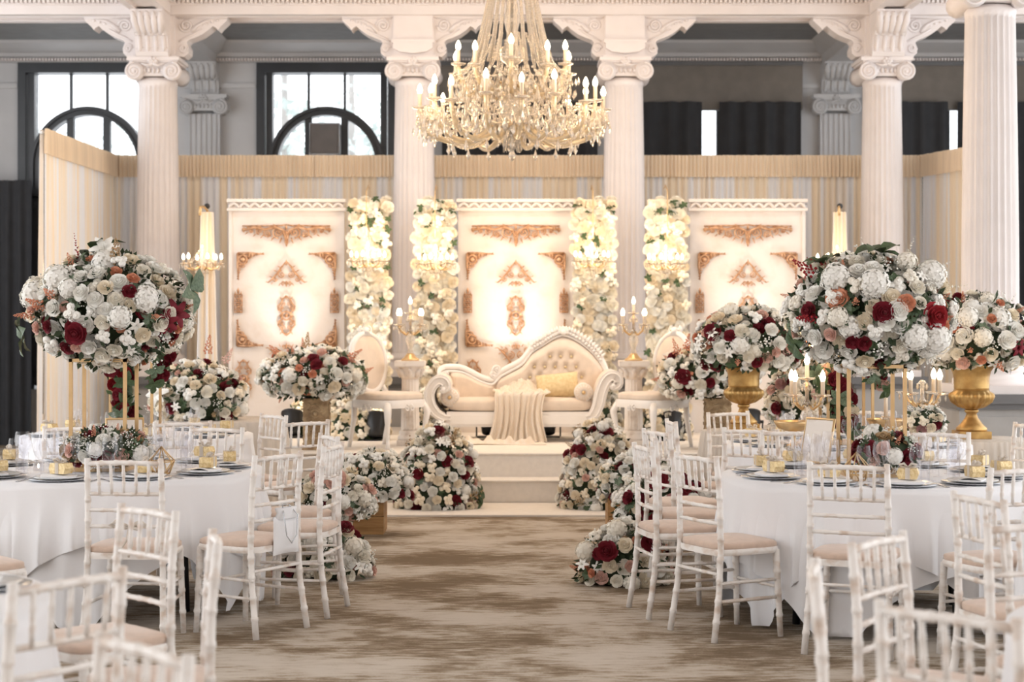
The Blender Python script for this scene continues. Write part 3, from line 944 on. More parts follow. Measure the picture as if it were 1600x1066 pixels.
def m_leaf(r, n=5):
    m = MB()
    for k in range(n):
        q = 2 * pi * k / n + r.uniform(-.4, .4)
        tl = r.uniform(.7, 1.3)
        ca, sa = cos(q), sin(q)
        L = r.uniform(.9, 1.4)
        def fn(u, v):
            x = (u - .5) * 2
            w = .30 * L * sin(pi * min(1, .05 + v * .95)) + .01
            rad = L * v * sin(tl + .5 * v)
            z = L * v * cos(tl + .5 * v) + abs(x) * w * .35
            return (rad * ca - x * w * sa, rad * sa + x * w * ca, z)
        m.grid(fn, 3, 5)
    return m
FM = {}
for kind, fn, cols in (('rose', m_rose, list(FC)), ('hydrangea', m_hydra, ['white', 'cream', 'ivory']), ('lily', m_lily, ['white', 'burgundy', 'ivory']), ('gypsophila', m_spray, ['white', 'ivory', 'tan', 'blush']),
                       ('spray_rose', m_buds, ['white', 'cream', 'ivory', 'blush']), ('astilbe', m_astilbe, ['peach', 'red', 'tan', 'blush']), ('stock_stem', m_stem, ['white', 'ivory', 'red'])):
    base = [fn(random.Random(31 + j)) for j in range(2)]
    for c in cols:
        FM[kind, c] = [b.mesh(kind, M['fl_' + c]) for b in base]
FM['leaf', 0] = [m_leaf(random.Random(3 + j)).mesh('leaf_sprig', M['leaf']) for j in range(3)]
FM['leaf', 1] = [m_leaf(random.Random(13 + j)).mesh('leaf_sprig', M['leaf2']) for j in range(2)]

MIX = [('rose', 'white', 26, 1), ('rose', 'cream', 7, 1), ('rose', 'ivory', 8, .9), ('hydrangea', 'white', 6, 1.5), ('hydrangea', 'ivory', 4, 1.35), ('spray_rose', 'white', 8, 1.1), ('spray_rose', 'ivory', 6, 1.1), ('rose', 'burgundy', 4, .9), ('rose', 'blush', 2.5, .75), ('rose', 'peach', 1.5, .65), ('gypsophila', 'white', 5, 1), ('astilbe', 'peach', 2, 1), ('lily', 'white', 2, .7)]
MIXLOW = [('rose', 'white', 14, .9), ('rose', 'cream', 12, .9), ('rose', 'ivory', 8, .9), ('spray_rose', 'white', 12, 1.1), ('spray_rose', 'cream', 9, 1.1), ('hydrangea', 'white', 4, 1.3), ('rose', 'burgundy', 7, 1.0), ('rose', 'mauve', 1, 1), ('rose', 'blush', 3, .8), ('gypsophila', 'tan', 3, 1.2), ('astilbe', 'tan', 2, 1), ('gypsophila', 'white', 4, 1), ('lily', 'white', 2, .7)]
MIXCOL = [('rose', 'cream', 28, 1), ('rose', 'ivory', 28, 1.05), ('rose', 'white', 20, 1), ('spray_rose', 'cream', 10, 1.1), ('spray_rose', 'ivory', 8, 1.1)]
MIXRED = [('rose', 'burgundy', 20, 1), ('rose', 'red', 3, 1), ('rose', 'cream', 3, .8), ('rose', 'blush', 2, .7), ('astilbe', 'blush', 2, 1)]
def pick(r, mix):
    t = r.uniform(0, sum(m[2] for m in mix))
    for m in mix:
        t -= m[2]
        if t <= 0: return m
    return mix[0]
PNAME = {'burgundy': 'deep red', 'red': 'bright red', 'blush': 'blush pink', 'peach': 'peach', 'tan': 'dried tan', 'mauve': 'dusky pink', 'cream': 'cream'}
LOOKBACK = .45
def flower(root, kind, col, p, n, s, r, roll=None):
    me = r.choice(FM[kind, col])
    q = Vector(n).to_track_quat('Z', 'Y').to_matrix().to_4x4() @ Matrix.Rotation(r.uniform(0, 6.28) if roll is None else roll, 4, 'Z')
    o = ob('leaf_sprig' if kind == 'leaf' else kind, me, None, root, p, q.to_euler(), s, kind='stuff' if kind == 'gypsophila' else None)
    return o
def arrange(root, c, rad, n, size, mix=MIX, seed=0, zmin=-9, leaves=.35, core=.8, back=LOOKBACK, sprays=(), jit=.12, top=9, sq=1.0):
    """flowers over a rounded mass centred at c; the mass is filled with dark foliage"""
    n = min(290, int(n * 1.75)); size *= .95
    r = random.Random(seed)
    cb = MB()
    ph = [r.uniform(0, 6) for _ in range(3)]
    def cf(u, v):
        a, e = 2 * pi * u, pi * (v - .5)
        k = core * (1 + .06 * sin(3 * a + ph[0]) + .05 * sin(5 * e + ph[1]))
        return (c[0] + rad[0] * k * cos(e) * cos(a), c[1] + rad[1] * k * cos(e) * sin(a), max(zmin + .01, c[2] + rad[2] * k * sin(e)))
    cb.grid(cf, 18, 10, cu=True)
    N = n * 2
    spots = []
    # small loose leaves all over the mass, too fine to pick apart
    for i in range(n * 4):
        a, e = r.uniform(0, 6.28), math.asin(r.uniform(-1, 1))
        d = Vector((cos(e) * cos(a), cos(e) * sin(a), sin(e)))
        p = Vector((c[0] + rad[0] * d.x, c[1] + rad[1] * d.y, c[2] + rad[2] * d.z)) * 1
        p = Vector(c) + (p - Vector(c)) * r.uniform(.84, 1.05)
        if p.z < zmin + .02: continue
        u = (d + Vector((r.uniform(-1, 1), r.uniform(-1, 1), r.uniform(-1, 1)))).normalized()
        w = u.cross(d).normalized() if u.cross(d).length > .01 else u.orthogonal()
        l = size * r.uniform(.35, .7)
        cb.add([p, p + u * l * .5 + w * l * .26, p + u * l, p + u * l * .5 - w * l * .26], [(0, 1, 2, 3)])
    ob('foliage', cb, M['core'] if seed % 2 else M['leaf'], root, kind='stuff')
    got = 0
    i = 0
    while got < n and i < 4000:
        z = 1 - 2 * ((i * .61803) % 1.0)
        q = r.uniform(0, 6.28)
        i += 1
        h = sqrt(max(0, 1 - z * z))
        d = Vector((h * cos(q), h * sin(q), z))
        if d.y > back: continue
        k = 1 + r.uniform(-jit, jit)
        p = Vector((c[0] + rad[0] * d.x * k, c[1] + rad[1] * d.y * k, c[2] + rad[2] * d.z * k))
        if p.z < zmin + size * .3: continue
        m = pick(r, mix)
        s = size * .5 * m[3] * r.uniform(.85, 1.15)
        ok = True
        for (pp, ss) in spots:
            if (pp - p).length < (ss + s) * .73: ok = False; break
        if not ok:
            if i > 3000: break
            continue
        spots.append((p, s)); got += 1
        nn = Vector((d.x / rad[0], d.y / rad[1], d.z / rad[2])).normalized() + Vector((r.uniform(-.25, .25), r.uniform(-.4, .0), r.uniform(-.1, .35)))
        flower(root, m[0], m[1], p, nn, s, r)
    for i in range(int(n * leaves * .55)):
        a, e = r.uniform(0, 6.28), math.asin(r.uniform(-1, 1))
        d = Vector((cos(e) * cos(a), cos(e) * sin(a), sin(e)))
        if d.y > back: continue
        p = Vector((c[0] + rad[0] * d.x, c[1] + rad[1] * d.y, c[2] + rad[2] * d.z))
        if p.z < zmin + .02: continue
        flower(root, 'leaf', 0 if r.random() < .65 else 1, p, d + Vector((0, -.3, .1)), size * r.uniform(.28, .5), r)
    for (kind, col, off, nn, s) in sprays:
        flower(root, kind, col, (c[0] + off[0], c[1] + off[1], c[2] + off[2]), nn, s, r)

def trail(root, p0, p1, n, size, seed, mix=MIXRED, wid=.09):
    """a hanging tail of blooms"""
    r = random.Random(seed)
    cb = MB()
    a, b = Vector(p0), Vector(p1)
    cb.tube([a, (a + b) / 2 + Vector((.03, 0, 0)), b], [wid * .5, wid * .4, .01], 6)
    for i in range(n * 4):
        p = a.lerp(b, r.random()) + Vector((r.uniform(-wid, wid), r.uniform(-wid, wid), 0))
        u = Vector((r.uniform(-1, 1), r.uniform(-1, 1), r.uniform(-1, .5))).normalized(); w = u.orthogonal().normalized(); l = size * .7
        cb.add([p, p + u * l * .5 + w * l * .26, p + u * l, p + u * l * .5 - w * l * .26], [(0, 1, 2, 3)])
    ob('trailing_foliage', cb, M['leaf'], root, kind='stuff')
    for i in range(n):
        t = (i + .3) / n
        p = a.lerp(b, t) + Vector((r.uniform(-wid, wid) * (1.1 - .6 * t), r.uniform(-wid, wid * .3), 0))
        m = pick(r, mix)
        flower(root, m[0], m[1], p, (r.uniform(-.6, .6), -1, r.uniform(-.4, .4)), size * .5 * r.uniform(.8, 1.1), r)
        if i % 3 == 0:
            flower(root, 'leaf', i % 2, p + Vector((r.uniform(-wid, wid), -.02, -.03)), (r.uniform(-1, 1), -1, -.4), size * .7, r)

# ------------------------------------------------------------------ flower columns either side of the panels
for k, (px, lb) in enumerate(((577, 'cream rose flower column right of the left panel'), (680, 'cream rose flower column left of the centre panel'), (928, 'cream rose flower column right of the centre panel'), (1041, 'cream rose flower column left of the right panel'))):
    d = 17.75
    r = thing('flower_column', lb, 'flowers', (X(px, d), d, SZ))
    hw, ht = .185, 2.42
    ob('backing', MB().box(-hw, hw, .02, .14, .02, ht), M['fl_cream'], r)
    ob('base_plate', MB().box(-.22, .22, -.05, .2, 0, .02), M['black'], r)
    rr = random.Random(60 + k)
    nrow = 36
    for i in range(nrow):
        for j in range(6):
            m = pick(rr, MIXCOL)
            x = (j - 2.5) * hw * 2 / 5.6 + rr.uniform(-.02, .02) + (.02 if i % 2 else -.02)
            z = .06 + (ht - .1) * (i + .5) / nrow + rr.uniform(-.02, .02)
            if rr.random() < .10:
                flower(r, 'leaf', 0, (x, -.06, z), (rr.uniform(-.6, .6), -1, rr.uniform(-.4, .6)), .042, rr)
                continue
            s = .056 * m[3] * rr.uniform(.85, 1.15)
            flower(r, m[0], m[1], (x, -.01 - rr.uniform(0, .06), z), (x * 2 + rr.uniform(-.3, .3), -1, rr.uniform(-.2, .4)), s, rr)
    for j in range(4):
        flower(r, 'leaf', 0, (rr.uniform(-hw, hw), -.05, ht - rr.uniform(0, .15)), (rr.uniform(-.5, .5), -.6, 1), .055, rr)
    for j in range(2):
        flower(r, 'rose', 'ivory', (rr.uniform(-hw, hw), .06, ht + .01), (0, -.3, 1), .06, rr)

for k, (px, py0, d, w, h, lb) in enumerate(((552, 690, 17.0, .34, .34, 'low cream rose mound on the stage behind the left oval-back chair'), (478, 680, 17.6, .22, .28, 'small cream rose mound beside the carved gold plinth at left'),
                                   (935, 690, 17.2, .22, .46, 'cream rose mound at the right end of the sofa'), (1035, 690, 17.0, .28, .34, 'low cream rose mound on the stage behind the right oval-back chair'), (668, 690, 17.3, .16, .40, 'cream rose mound beside the left end of the sofa'))):
    r = thing('flower_mound', lb, 'flowers', (X(px, d), d, SZ))
    arrange(r, (0, 0, .05), (w, .16, h), 42, .10, [m for m in MIXCOL if m[0] != 'hydrangea'] + [('spray_rose', 'cream', 40, 1.1)], 80 + k, zmin=0, leaves=.3)

# ------------------------------------------------------------------ sofa
SD = 16.95
def sp(px, py): return ((px - 817) * SD / F, (688 - py) * SD / F)
sofa = thing('sofa', 'ivory carved chaise sofa with buttoned back in the middle of the stage', 'sofa', (X(817, SD), SD, SZ))
top = [sp(*q) for q in ((688, 592), (686, 582), (691, 576), (702, 574), (722, 576), (748, 589), (762, 594), (771, 594), (781, 583), (793, 576), (816, 563), (832, 543), (849, 532), (865, 522), (880, 517), (897, 522), (917, 535), (933, 551), (945, 570), (950, 590))]
base = [sp(950, 640), sp(688, 640)]
def smooth(pts, n=4):
    out = []
    for i in range(len(pts) - 1):
        p0, p1, p2, p3 = pts[max(i - 1, 0)], pts[i], pts[i + 1], pts[min(i + 2, len(pts) - 1)]
        for k in range(n):
            t = k / n
            out.append(tuple(.5 * (2 * b + (c - a) * t + (2 * a - 5 * b + 4 * c - d) * t * t + (3 * b - a - 3 * c + d) * t ** 3) for a, b, c, d in zip(p0, p1, p2, p3)))
    out.append(pts[-1])
    return out
tops = smooth(top)
ob('back_shell', MB().prism(tops + base, .20, .27, 'xz'), M['sofa_fab'], sofa)
fr = MB().tube([(x, .20, z) for x, z in tops], .030, 8)
fr.tube([(x, .185, z - .045) for x, z in tops[6:]], .014, 6)
bf = ob('back_frame', fr, M['sofa_wood'], sofa)
orn = MB()
for i in range(44, len(tops) - 6, 1):
    x, z = tops[i]
    x2, z2 = tops[i + 1]
    a = atan2(z2 - z, x2 - x)
    orn.tube([(x, .18, z), (x + .02 * cos(a + 1.2), .165, z + .025), (x + .05 * cos(a + 1.8) + .01, .185, z + .05)], [.016, .018, .004], 5)
    orn.ball((x, .165, z - .015), (.02, .016, .016), 6, 4)
pk = sp(881, 521)
for k in range(7):
    q = pi * k / 6
    orn.tube([(pk[0], .17, pk[1] - .01), (pk[0] + .05 * cos(q), .155, pk[1] + .015 + .05 * sin(q))], [.014, .02], 6)
orn.ball((pk[0], .15, pk[1] + .01), .03, 8, 6)
scs = sp(776, 583)
for sx_, sz_, sr_, st_, sd_ in ((scs[0], scs[1] + .03, .045, -pi / 2, -1), (scs[0] - .03, scs[1] - .03, .035, pi / 2, 1)):
    q_ = MB(); scroll_unit(q_, sx_, sz_, sr_, 1.6, st_, sd_, .018, y=.18)
    ob('scroll', q_, M['sofa_wood'], bf)
l0 = sp(694, 585)
q_ = MB(); scroll_unit(q_, l0[0], l0[1], .05, 1.6, pi / 2, 1, .018, y=.18); ob('scroll', q_, M['sofa_wood'], bf)
ob('carved_crest', orn, M['sofa_wood'], bf)
def topz(x):
    for (a, b), (c, d) in zip(tops, tops[1:]):
        if a <= x <= c and c > a: return b + (d - b) * (x - a) / (c - a)
    return tops[0][1] if x < tops[0][0] else tops[-1][1]
btn = [sp(640 + a / 4.635, 480 + b / 4.635) for a, b in ((1020, 362), (1097, 360), (1175, 360), (905, 437), (982, 437), (1057, 437), (1133, 437), (1210, 437), (873, 512), (950, 505), (1250, 510), (1175, 508))]
def uph(x0, x1, zb, gap, y, bul, dim):
    def fn(u, v):
        x = x0 + (x1 - x0) * u
        zt_ = topz(x) - gap
        z = zb + (zt_ - zb) * v
        e = min(1, 8 * u, 8 * (1 - u)); e2 = min(1, 7 * v, 7 * (1 - v))
        yy = y - bul * sqrt(max(0, e * e2))
        if dim:
            for (bx, bz) in btn:
                dd = (x - bx) ** 2 + (z - bz) ** 2
                yy += .03 * math.exp(-dd / .0011)
                # tuft creases running diagonally out of each button
                dx_, dz_ = abs(x - bx), abs(z - bz)
                if dd < .012: yy += .012 * math.exp(-((dx_ - dz_ * .6) ** 2) / .00012) * (1 - dd / .012)
        return (x, yy, z)
    return MB().grid(fn, 60, 34)
bp = ob('back_upholstery', uph(sp(775, 0)[0], sp(948, 0)[0], .36, .065, .20, .085, True), M['sofa_fab'], sofa)
for (bx, bz) in btn[:9] + btn[10:11]:
    ob('button', MB().ball((bx, .132, bz), (.013, .009, .013), 8, 5), M['gold_fab'], bp)
ob('low_back_upholstery', uph(sp(702, 0)[0], sp(772, 0)[0], .36, .05, .20, .055, False), M['sofa_fab'], sofa)
def cushion(x0, x1, y0, y1, z0, z1, n=24, e=.05):
    m = MB()
    def fn(u, v):
        a = 2 * pi * u
        ca, sa = cos(a), sin(a)
        k = (abs(ca) ** 5 + abs(sa) ** 5) ** -.2
        t = v * 2 - 1
        s = (1 - abs(t) ** 4) ** .25 if abs(t) < 1 else 0
        s = .0 + s
        return ((x0 + x1) / 2 + (x1 - x0) / 2 * k * ca * s, (y0 + y1) / 2 + (y1 - y0) / 2 * k * sa * s, (z0 + z1) / 2 + (z1 - z0) / 2 * t)
    return m.grid(fn, n * 2, 12, cu=True)
xl, xr = sp(700, 0)[0], sp(926, 0)[0]
ob('seat', cushion(xl - .01, xr + .01, -.34, .2, sp(0, 643)[1], sp(0, 619)[1]), M['sofa_fab'], sofa)
fr = MB().box(xl, xr, -.33, .26, sp(0, 664)[1], sp(0, 641)[1]).box(xl + .03, xr - .03, -.345, -.33, sp(0, 660)[1], sp(0, 646)[1])
ob('seat_frame', fr, M['sofa_wood'], sofa)
for sx, x in ((-1, xl + .05), (1, xr - .05)):
    for y in (-.27, .2):
        zt_ = sp(0, 655)[1]
        ob('leg', MB().tube([(x, y, zt_), (x + sx * .03, y - .02, zt_ - .04), (x + sx * .02, y - .01, zt_ * .4), (x + sx * .0, y, .03), (x + sx * .015, y - .015, 0)], [.05, .048, .028, .022, .03], 8), M['sofa_wood'], sofa)
for side, cl, th in ((-1, ((706, 650), (694, 649), (682, 641), (674, 626), (674, 610), (681, 597), (690, 593), (698, 598), (697, 606), (690, 606)), (.03, .045, .05, .052, .052, .055, .06, .055, .04, .02)),
                     (1, ((914, 651), (925, 645), (932, 630), (936, 612), (942, 597), (950, 588), (958, 588), (962, 596), (957, 602), (952, 599)), (.03, .055, .06, .06, .06, .06, .06, .055, .04, .02))):
    P2 = smooth([sp(*q) for q in cl], 3)
    T2 = [th[min(int(i / 3), len(th) - 1)] for i in range(len(P2))]
    def ribbon(y0, y1, k, mtl, nm):
        A, B = [], []
        for i, (x, z) in enumerate(P2):
            a, b = P2[max(i - 1, 0)], P2[min(i + 1, len(P2) - 1)]
            tx, tz = b[0] - a[0], b[1] - a[1]
            l = sqrt(tx * tx + tz * tz) or 1
            nx, nz = -tz / l, tx / l
            A.append((x + nx * T2[i] * k, z + nz * T2[i] * k)); B.append((x - nx * T2[i] * k, z - nz * T2[i] * k))
        m = MB()
        n = len(A)
        vs = [(x, y0, z) for x, z in A] + [(x, y0, z) for x, z in B] + [(x, y1, z) for x, z in A] + [(x, y1, z) for x, z in B]
        fs = []
        for i in range(n - 1):
            fs += [(i, n + i, n + i + 1, i + 1), (2 * n + i, 2 * n + i + 1, 3 * n + i + 1, 3 * n + i), (i, i + 1, 2 * n + i + 1, 2 * n + i), (n + i, 3 * n + i, 3 * n + i + 1, n + i + 1)]
        fs += [(0, 2 * n, 3 * n, n), (n - 1, 2 * n - 1, 4 * n - 1, 3 * n - 1)]
        m.add(vs, fs)
        o = ob(nm, m, mtl, sofa)
        if nm == 'arm_frame':
            d = MB()
            for q in (.55, -.55):
                d.tube([(a[0] * (.5 + q / 2 * 1) + b[0] * (.5 - q / 2 * 1), y0 - .004, a[1] * (.5 + q / 2) + b[1] * (.5 - q / 2)) for a, b in zip(A, B)], .009, 5)
            e = P2[-3]
            d.ball((e[0], y0 - .01, e[1]), (.022, .015, .022), 8, 5)
            ob('arm_carving', d, mtl, o)
        return o
    ribbon(-.36, -.30, 1.0, M['sofa_wood'], 'arm_frame')
    ribbon(-.30, .24, .97, M['sofa_fab'], 'arm_pad')

def bolster(px, py, label):
    x, z = sp(px, py)
    r = thing('bolster_cushion', label, 'cushion', (X(817, SD) + x, SD - .05, SZ + z))
    rr = .086
    m = MB()
    prof_ = [(.012, -.275), (rr * .6, -.27), (rr * .93, -.25), (rr, -.22), (rr, .22), (rr * .93, .25), (rr * .6, .27), (.0, .275)]
    m.lathe(prof_, 28, rf=lambda q, rad, zz, j: rad * (1 + .02 * cos(14 * q)) if abs(zz) > .24 else rad)
    o = ob('pillow', m, M['sofa_fab'], r, rot=(pi / 2, 0, 0))
    pl_ = MB()
    for k in range(16):
        q = 2 * pi * k / 16
        pl_.tube([(.02 * cos(q), -.278, .02 * sin(q)), (.075 * cos(q), -.256, .075 * sin(q))], [.003, .004], 4)
    pl_.tube([(rr * .97 * cos(2 * pi * i / 24), -.235, rr * .97 * sin(2 * pi * i / 24)) for i in range(24)], .007, 5, closed=True)
    ob('piping', pl_, M['sofa_wood'], r)
    ob('button', MB().ball((0, -.28, 0), (.018, .012, .018), 10, 6), M['gold'], r)
bolster(704, 619, 'round cream bolster with gold button at the left end of the sofa')
bolster(910, 611.5, 'round cream bolster with gold button at the right end of the sofa')
def pillow(w, h, t, n=14):
    m = MB()
    for sgn in (-1, 1):
        m.grid(lambda u, v: ((u - .5) * w * (1 - .06 * sin(pi * v)), sgn * t * (max(0, sin(pi * u) * sin(pi * v))) ** .45, (v - .5) * h * (1 - .06 * sin(pi * u))), n, n)
    return m
r = thing('cushion', 'rectangular pale gold brocade cushion leaning on the sofa back', 'cushion', (X(871, SD), SD - .02, SZ + sp(0, 603)[1]))
pc = ob('pillow', pillow(.42, .25, .075), M['gold_fab'], r, rot=(-.25, -.10, 0))
ob('piping', MB().tube([(-.2, 0, -.118), (.2, 0, -.118), (.2, 0, .118), (-.2, 0, .118)], .007, 5, closed=True), M['gold_fab'], pc)

# throw: heaped on the seat, falling over the front rail to the stage
rt_ = random.Random(9)
thr = thing('throw_blanket', 'crinkled ivory muslin throw hanging over the front of the sofa', 'throw', (X(800, SD), SD, SZ))
zs = sp(0, 618)[1]
ph = [rt_.uniform(0, 6) for _ in range(6)]
def thf(u, v):
    x = (u - .5)
    f = 1.1 * sin(x * 58 + ph[0] + .5 * sin(3 * v)) + .7 * sin(x * 97 + ph[1] + v)
    if v < .3:
        t = v / .3
        y = .10 - .46 * t
        z = zs + .035 + .035 * sin(7 * x + 5 * t + ph[2]) * (1 - t) + .02 * abs(f) * (1 - .4 * t) + .07 * (1 - t) * (1 - (2 * x) ** 2)
        w = .55 - .02 * t
        return (x * w + .09 + .02 * sin(9 * t + ph[3]), y, z)
    t = (v - .3) / .7
    z = (zs + .02) * (1 - t) + .012
    y = -.37 - .03 * t - .02 * f * (.35 + .65 * t)
    w = .50 - .08 * sin(pi * t) + .08 * t
    return (x * w + .075 - .03 * t + .006 * sin(5 * t + x * 8), y, z)
ob('cloth', MB().grid(thf, 110, 36), M['throw'], thr)
def thg(u, v):
    x = -.62 + .95 * u
    wid = .07 + .05 * sin(5 * u + 1)
    k = sin(u * 60 + 3 * v) * .5 + sin(u * 33 + ph[4]) * .6
    return (x, -.62 + (v - .5) * wid * 2 + .05 * sin(6 * u), .012 + max(0, sin(pi * v)) * (.045 + .03 * k) * min(1, 6 * u, 6 * (1 - u)))
ob('trailing_end', MB().grid(thg, 110, 12), M['throw'], thr)

# ------------------------------------------------------------------ oval-back chairs
def oval_chair(px, d, rz, label):
    r = thing('salon_chair', label, 'chair', (X(px, d), d, SZ), rz)
    zsx = .42
    ob('seat', cushion(-.27, .27, -.24, .26, zsx, zsx + .10, 18), M['sofa_fab'], r)
    ap = MB()
    def af(u, v):
        a = 2 * pi * u; k = (abs(cos(a)) ** 6 + abs(sin(a)) ** 6) ** (-1 / 6)
        s = 1 + .02 * sin(pi * v)
        return (.275 * k * cos(a) * s, .01 + .255 * k * sin(a) * s, zsx - .05 + .075 * v)
    ap.grid(af, 40, 4, cu=True)
    ap.box(-.2, .2, -.18, .2, zsx - .02, zsx + .01)
    ob('apron', ap, M['sofa_wood'], r)
    cr = MB()
    for yv, ax in ((.272, 0), (0, 1), (0, -1)):
        for s in (-1, 1):
            p = spiral(s * .035, zsx - .05, .03, 1.4, pi / 2, s, y=0)
            if ax == 0: p = [(a, yv, c) for a, b, c in p]
            else: p = [(ax * .285, a, c) for a, b, c in p]
            cr.tube(p, .008, 5)
    ob('apron_carving', cr, M['sofa_wood'], r)
    for sx in (-1, 1):
        for sy in (-1, 1):
            x, y = sx * .235, (.215 if sy > 0 else -.2)
            if sy > 0:
                pts = [(x, y, zsx - .01), (x + sx * .035, y + .035, zsx - .09), (x + sx * .02, y + .02, .2), (x - sx * .005, y, .05), (x + sx * .02, y + .02, 0)]
                rad = [.034, .034, .022, .016, .024]
            else:
                pts = [(x, y, zsx), (x, y - .01, .25), (x, y - .07, 0)]
                rad = [.028, .024, .018]
            ob('leg', MB().tube(pts, rad, 8), M['sofa_wood'], r)
    bk = bpy.data.objects.new('backrest', None); COL.objects.link(bk); bk.parent = r
    bk.location = (0, -.25, zsx + .36); bk.rotation_euler = (.14, 0, 0)
    def ov(q, k=1): return (.225 * k * cos(q) * (1 + .07 * sin(q)), 0, .275 * k * sin(q))
    f = MB().tube([ov(2 * pi * i / 36) for i in range(36)], .028, 8, closed=True)
    f.tube([(0, -.0, .27), (0, 0, .335)], [.05, .025], 8)
    for s in (-1, 1):
        f.tube(spiral(s * .05, .305, .035, 1.3, pi / 2, -s), .013, 6)
        f.tube([(s * .16, 0, -.22), (s * .19, .02, -.30), (s * .20, .03, -.38)], [.024, .022, .026], 8)
    ob('back_frame', f, M['sofa_wood'], bk)
    for sgn, y in ((1, .02), (-1, -.02)):
        ob('back_pad', MB().grid(lambda u, v: (ov(2 * pi * u, v)[0], y * 1.6 * (1 - v * v) ** .5 + y * .3, ov(2 * pi * u, v)[2]), 32, 7, cu=True), M['sofa_fab'], bk)
    return r
oval_chair(606, 16.05, -2.25, 'ivory oval-back salon chair left of the sofa')
oval_chair(1020, 16.05, 2.25, 'ivory oval-back salon chair right of the sofa')

# ------------------------------------------------------------------ plaster pedestals with crystal candelabra
def pedestal(px, label):
    d = 16.3
    r = thing('plaster_pedestal', label, 'pedestal', (X(px, d), d, SZ))
    ob('base', MB().box(-.12, .12, -.12, .12, 0, .05).lathe([(.115, .05), (.12, .07), (.11, .09), (.10, .10), (.105, .12), (.095, .14)], 24), M['stone'], r)
    dp = [0, .7, 1, .7]
    ob('shaft', MB().lathe([(.088, .13), (.088, .16), (.08, .62), (.078, .64)], 64, rf=lambda q, rad, z, j: rad - .008 * dp[j % 4]), M['stone'], r)
    cp = MB().lathe([(.082, .62), (.095, .66), (.09, .68), (.12, .735), (.125, .75)], 24)
    for k in range(8):
        q = 2 * pi * k / 8
        cp.tube([(.085 * cos(q), .085 * sin(q), .64), (.105 * cos(q), .105 * sin(q), .69), (.135 * cos(q), .135 * sin(q), .715)], [.022, .025, .01], 6)
    ob('capital', cp, M['stone'], r)
    ob('top', MB().box(-.14, .14, -.14, .14, .745, .795).box(-.125, .125, -.125, .125, .735, .75), M['stone'], r)
    return r
pedestal(641, 'antiqued plaster column pedestal left of the sofa')
pedestal(990, 'antiqued plaster column pedestal right of the sofa')

def drop_mesh(mb, c, l, w):
    x, y, z = c
    mb.add([(x, y, z), (x + w, y, z - l * .6), (x, y + w, z - l * .6), (x - w, y, z - l * .6), (x, y - w, z - l * .6), (x, y, z - l)], [(0, 1, 2), (0, 2, 3), (0, 3, 4), (0, 4, 1), (5, 2, 1), (5, 3, 2), (5, 4, 3), (5, 1, 4)])
def bulb_mb(h=.07, r=.018):
    return MB().lathe([(.008, 0), (r * .8, h * .12), (r, h * .35), (r * .75, h * .65), (r * .3, h * .9), (.001, h)], 10)
BULB = bulb_mb().mesh('bulb', M['bulb'])
CAND = MB().lathe([(.013, 0), (.013, .105), (.015, .108), (.012, .112)], 10).mesh('candle', M['candle'])
PAN = MB().lathe([(.006, -.02), (.012, -.012), (.045, -.006), (.052, .004), (.05, .006), (.014, 0)], 14, rf=lambda q, rad, z, j: rad * (1 + .06 * cos(7 * q)) if rad > .03 else rad).mesh('drip_pan', M['crystal'])
def light_arm(root, pts, rads, top, mtl, ch=.11, s=1.0, lit=True):
    a = ob('arm', MB().tube(pts, rads, 7), mtl, root)
    ob('drip_pan', PAN, None, a, top, scale=s)
    ob('candle', CAND, None, a, top, scale=(s, s, s * ch / .11))
    if lit: ob('bulb', BULB, None, a, (top[0], top[1], top[2] + s * ch * 1.0), scale=s)
    return a
def candelabrum(loc, label, h=.55, rad=.145, n=4, seed=0, s=1.0, centre=True, power=4):
    r = thing('candelabrum', label, 'candelabrum', loc, .35)
    ob('foot', MB().lathe([(.085, 0), (.085, .015), (.06, .03), (.045, .05), (.03, .07)], 20), M['gold'], r)
    zc = h * .56
    ob('stem', MB().lathe([(.02, .06), (.03, .08), (.018, .11), (.035, .15), (.048, .2), (.03, .25), (.016, .27), (.028, .29), (.016, zc - .02), (.03, zc), (.014, zc + .03), (.014, zc + .12), (.03, zc + .13), (.01, zc + .15)], 14), M['crystal'], r)
    zt_ = zc + .06
    for k in range(n):
        q = 2 * pi * k / n + .4
        c, s_ = cos(q), sin(q)
        light_arm(r, [(0, 0, zc), (c * rad * .4, s_ * rad * .4, zc - .035), (c * rad * .8, s_ * rad * .8, zc), (c * rad, s_ * rad, zt_)], [.011, .010, .009, .008], (c * rad, s_ * rad, zt_), M['gold'], .085, s)
    if centre:
        light_arm(r, [(0, 0, zc), (0, 0, zc + .17)], [.01, .008], (0, 0, zc + .17), M['gold'], .085, s)
    rr = random.Random(seed)
    m = MB()
    for k in range(n):
        q = 2 * pi * k / n + .4
        for j in range(6):
            w = j * 1.05
            drop_mesh(m, (cos(q) * rad + .045 * cos(w), sin(q) * rad + .045 * sin(w), zt_ - .005), rr.uniform(.04, .06), .008)
        for j in range(7):
            t = (j + .5) / 7
            q2 = q + 2 * pi / n
            x = rad * (cos(q) * (1 - t) + cos(q2) * t); y = rad * (sin(q) * (1 - t) + sin(q2) * t)
            m.ball((x, y, zt_ - .03 - .05 * sin(pi * t)), .008, 5, 4)
    for j in range(10):
        q = j * .628
        drop_mesh(m, (.035 * cos(q), .035 * sin(q), zc + .13), .05, .008)
    ob('crystal_drops', m, M['crystal'], r, kind='stuff')
    lamp('candle_light', 'POINT', (loc[0], loc[1] - .0, loc[2] + h + .12), power, (1, .72, .42), shadow_soft_size=.08)
    return r
candelabrum((X(641, 16.3), 16.3, SZ + .795), 'lit crystal candelabrum on the plaster pedestal left of the sofa', .50, seed=1)
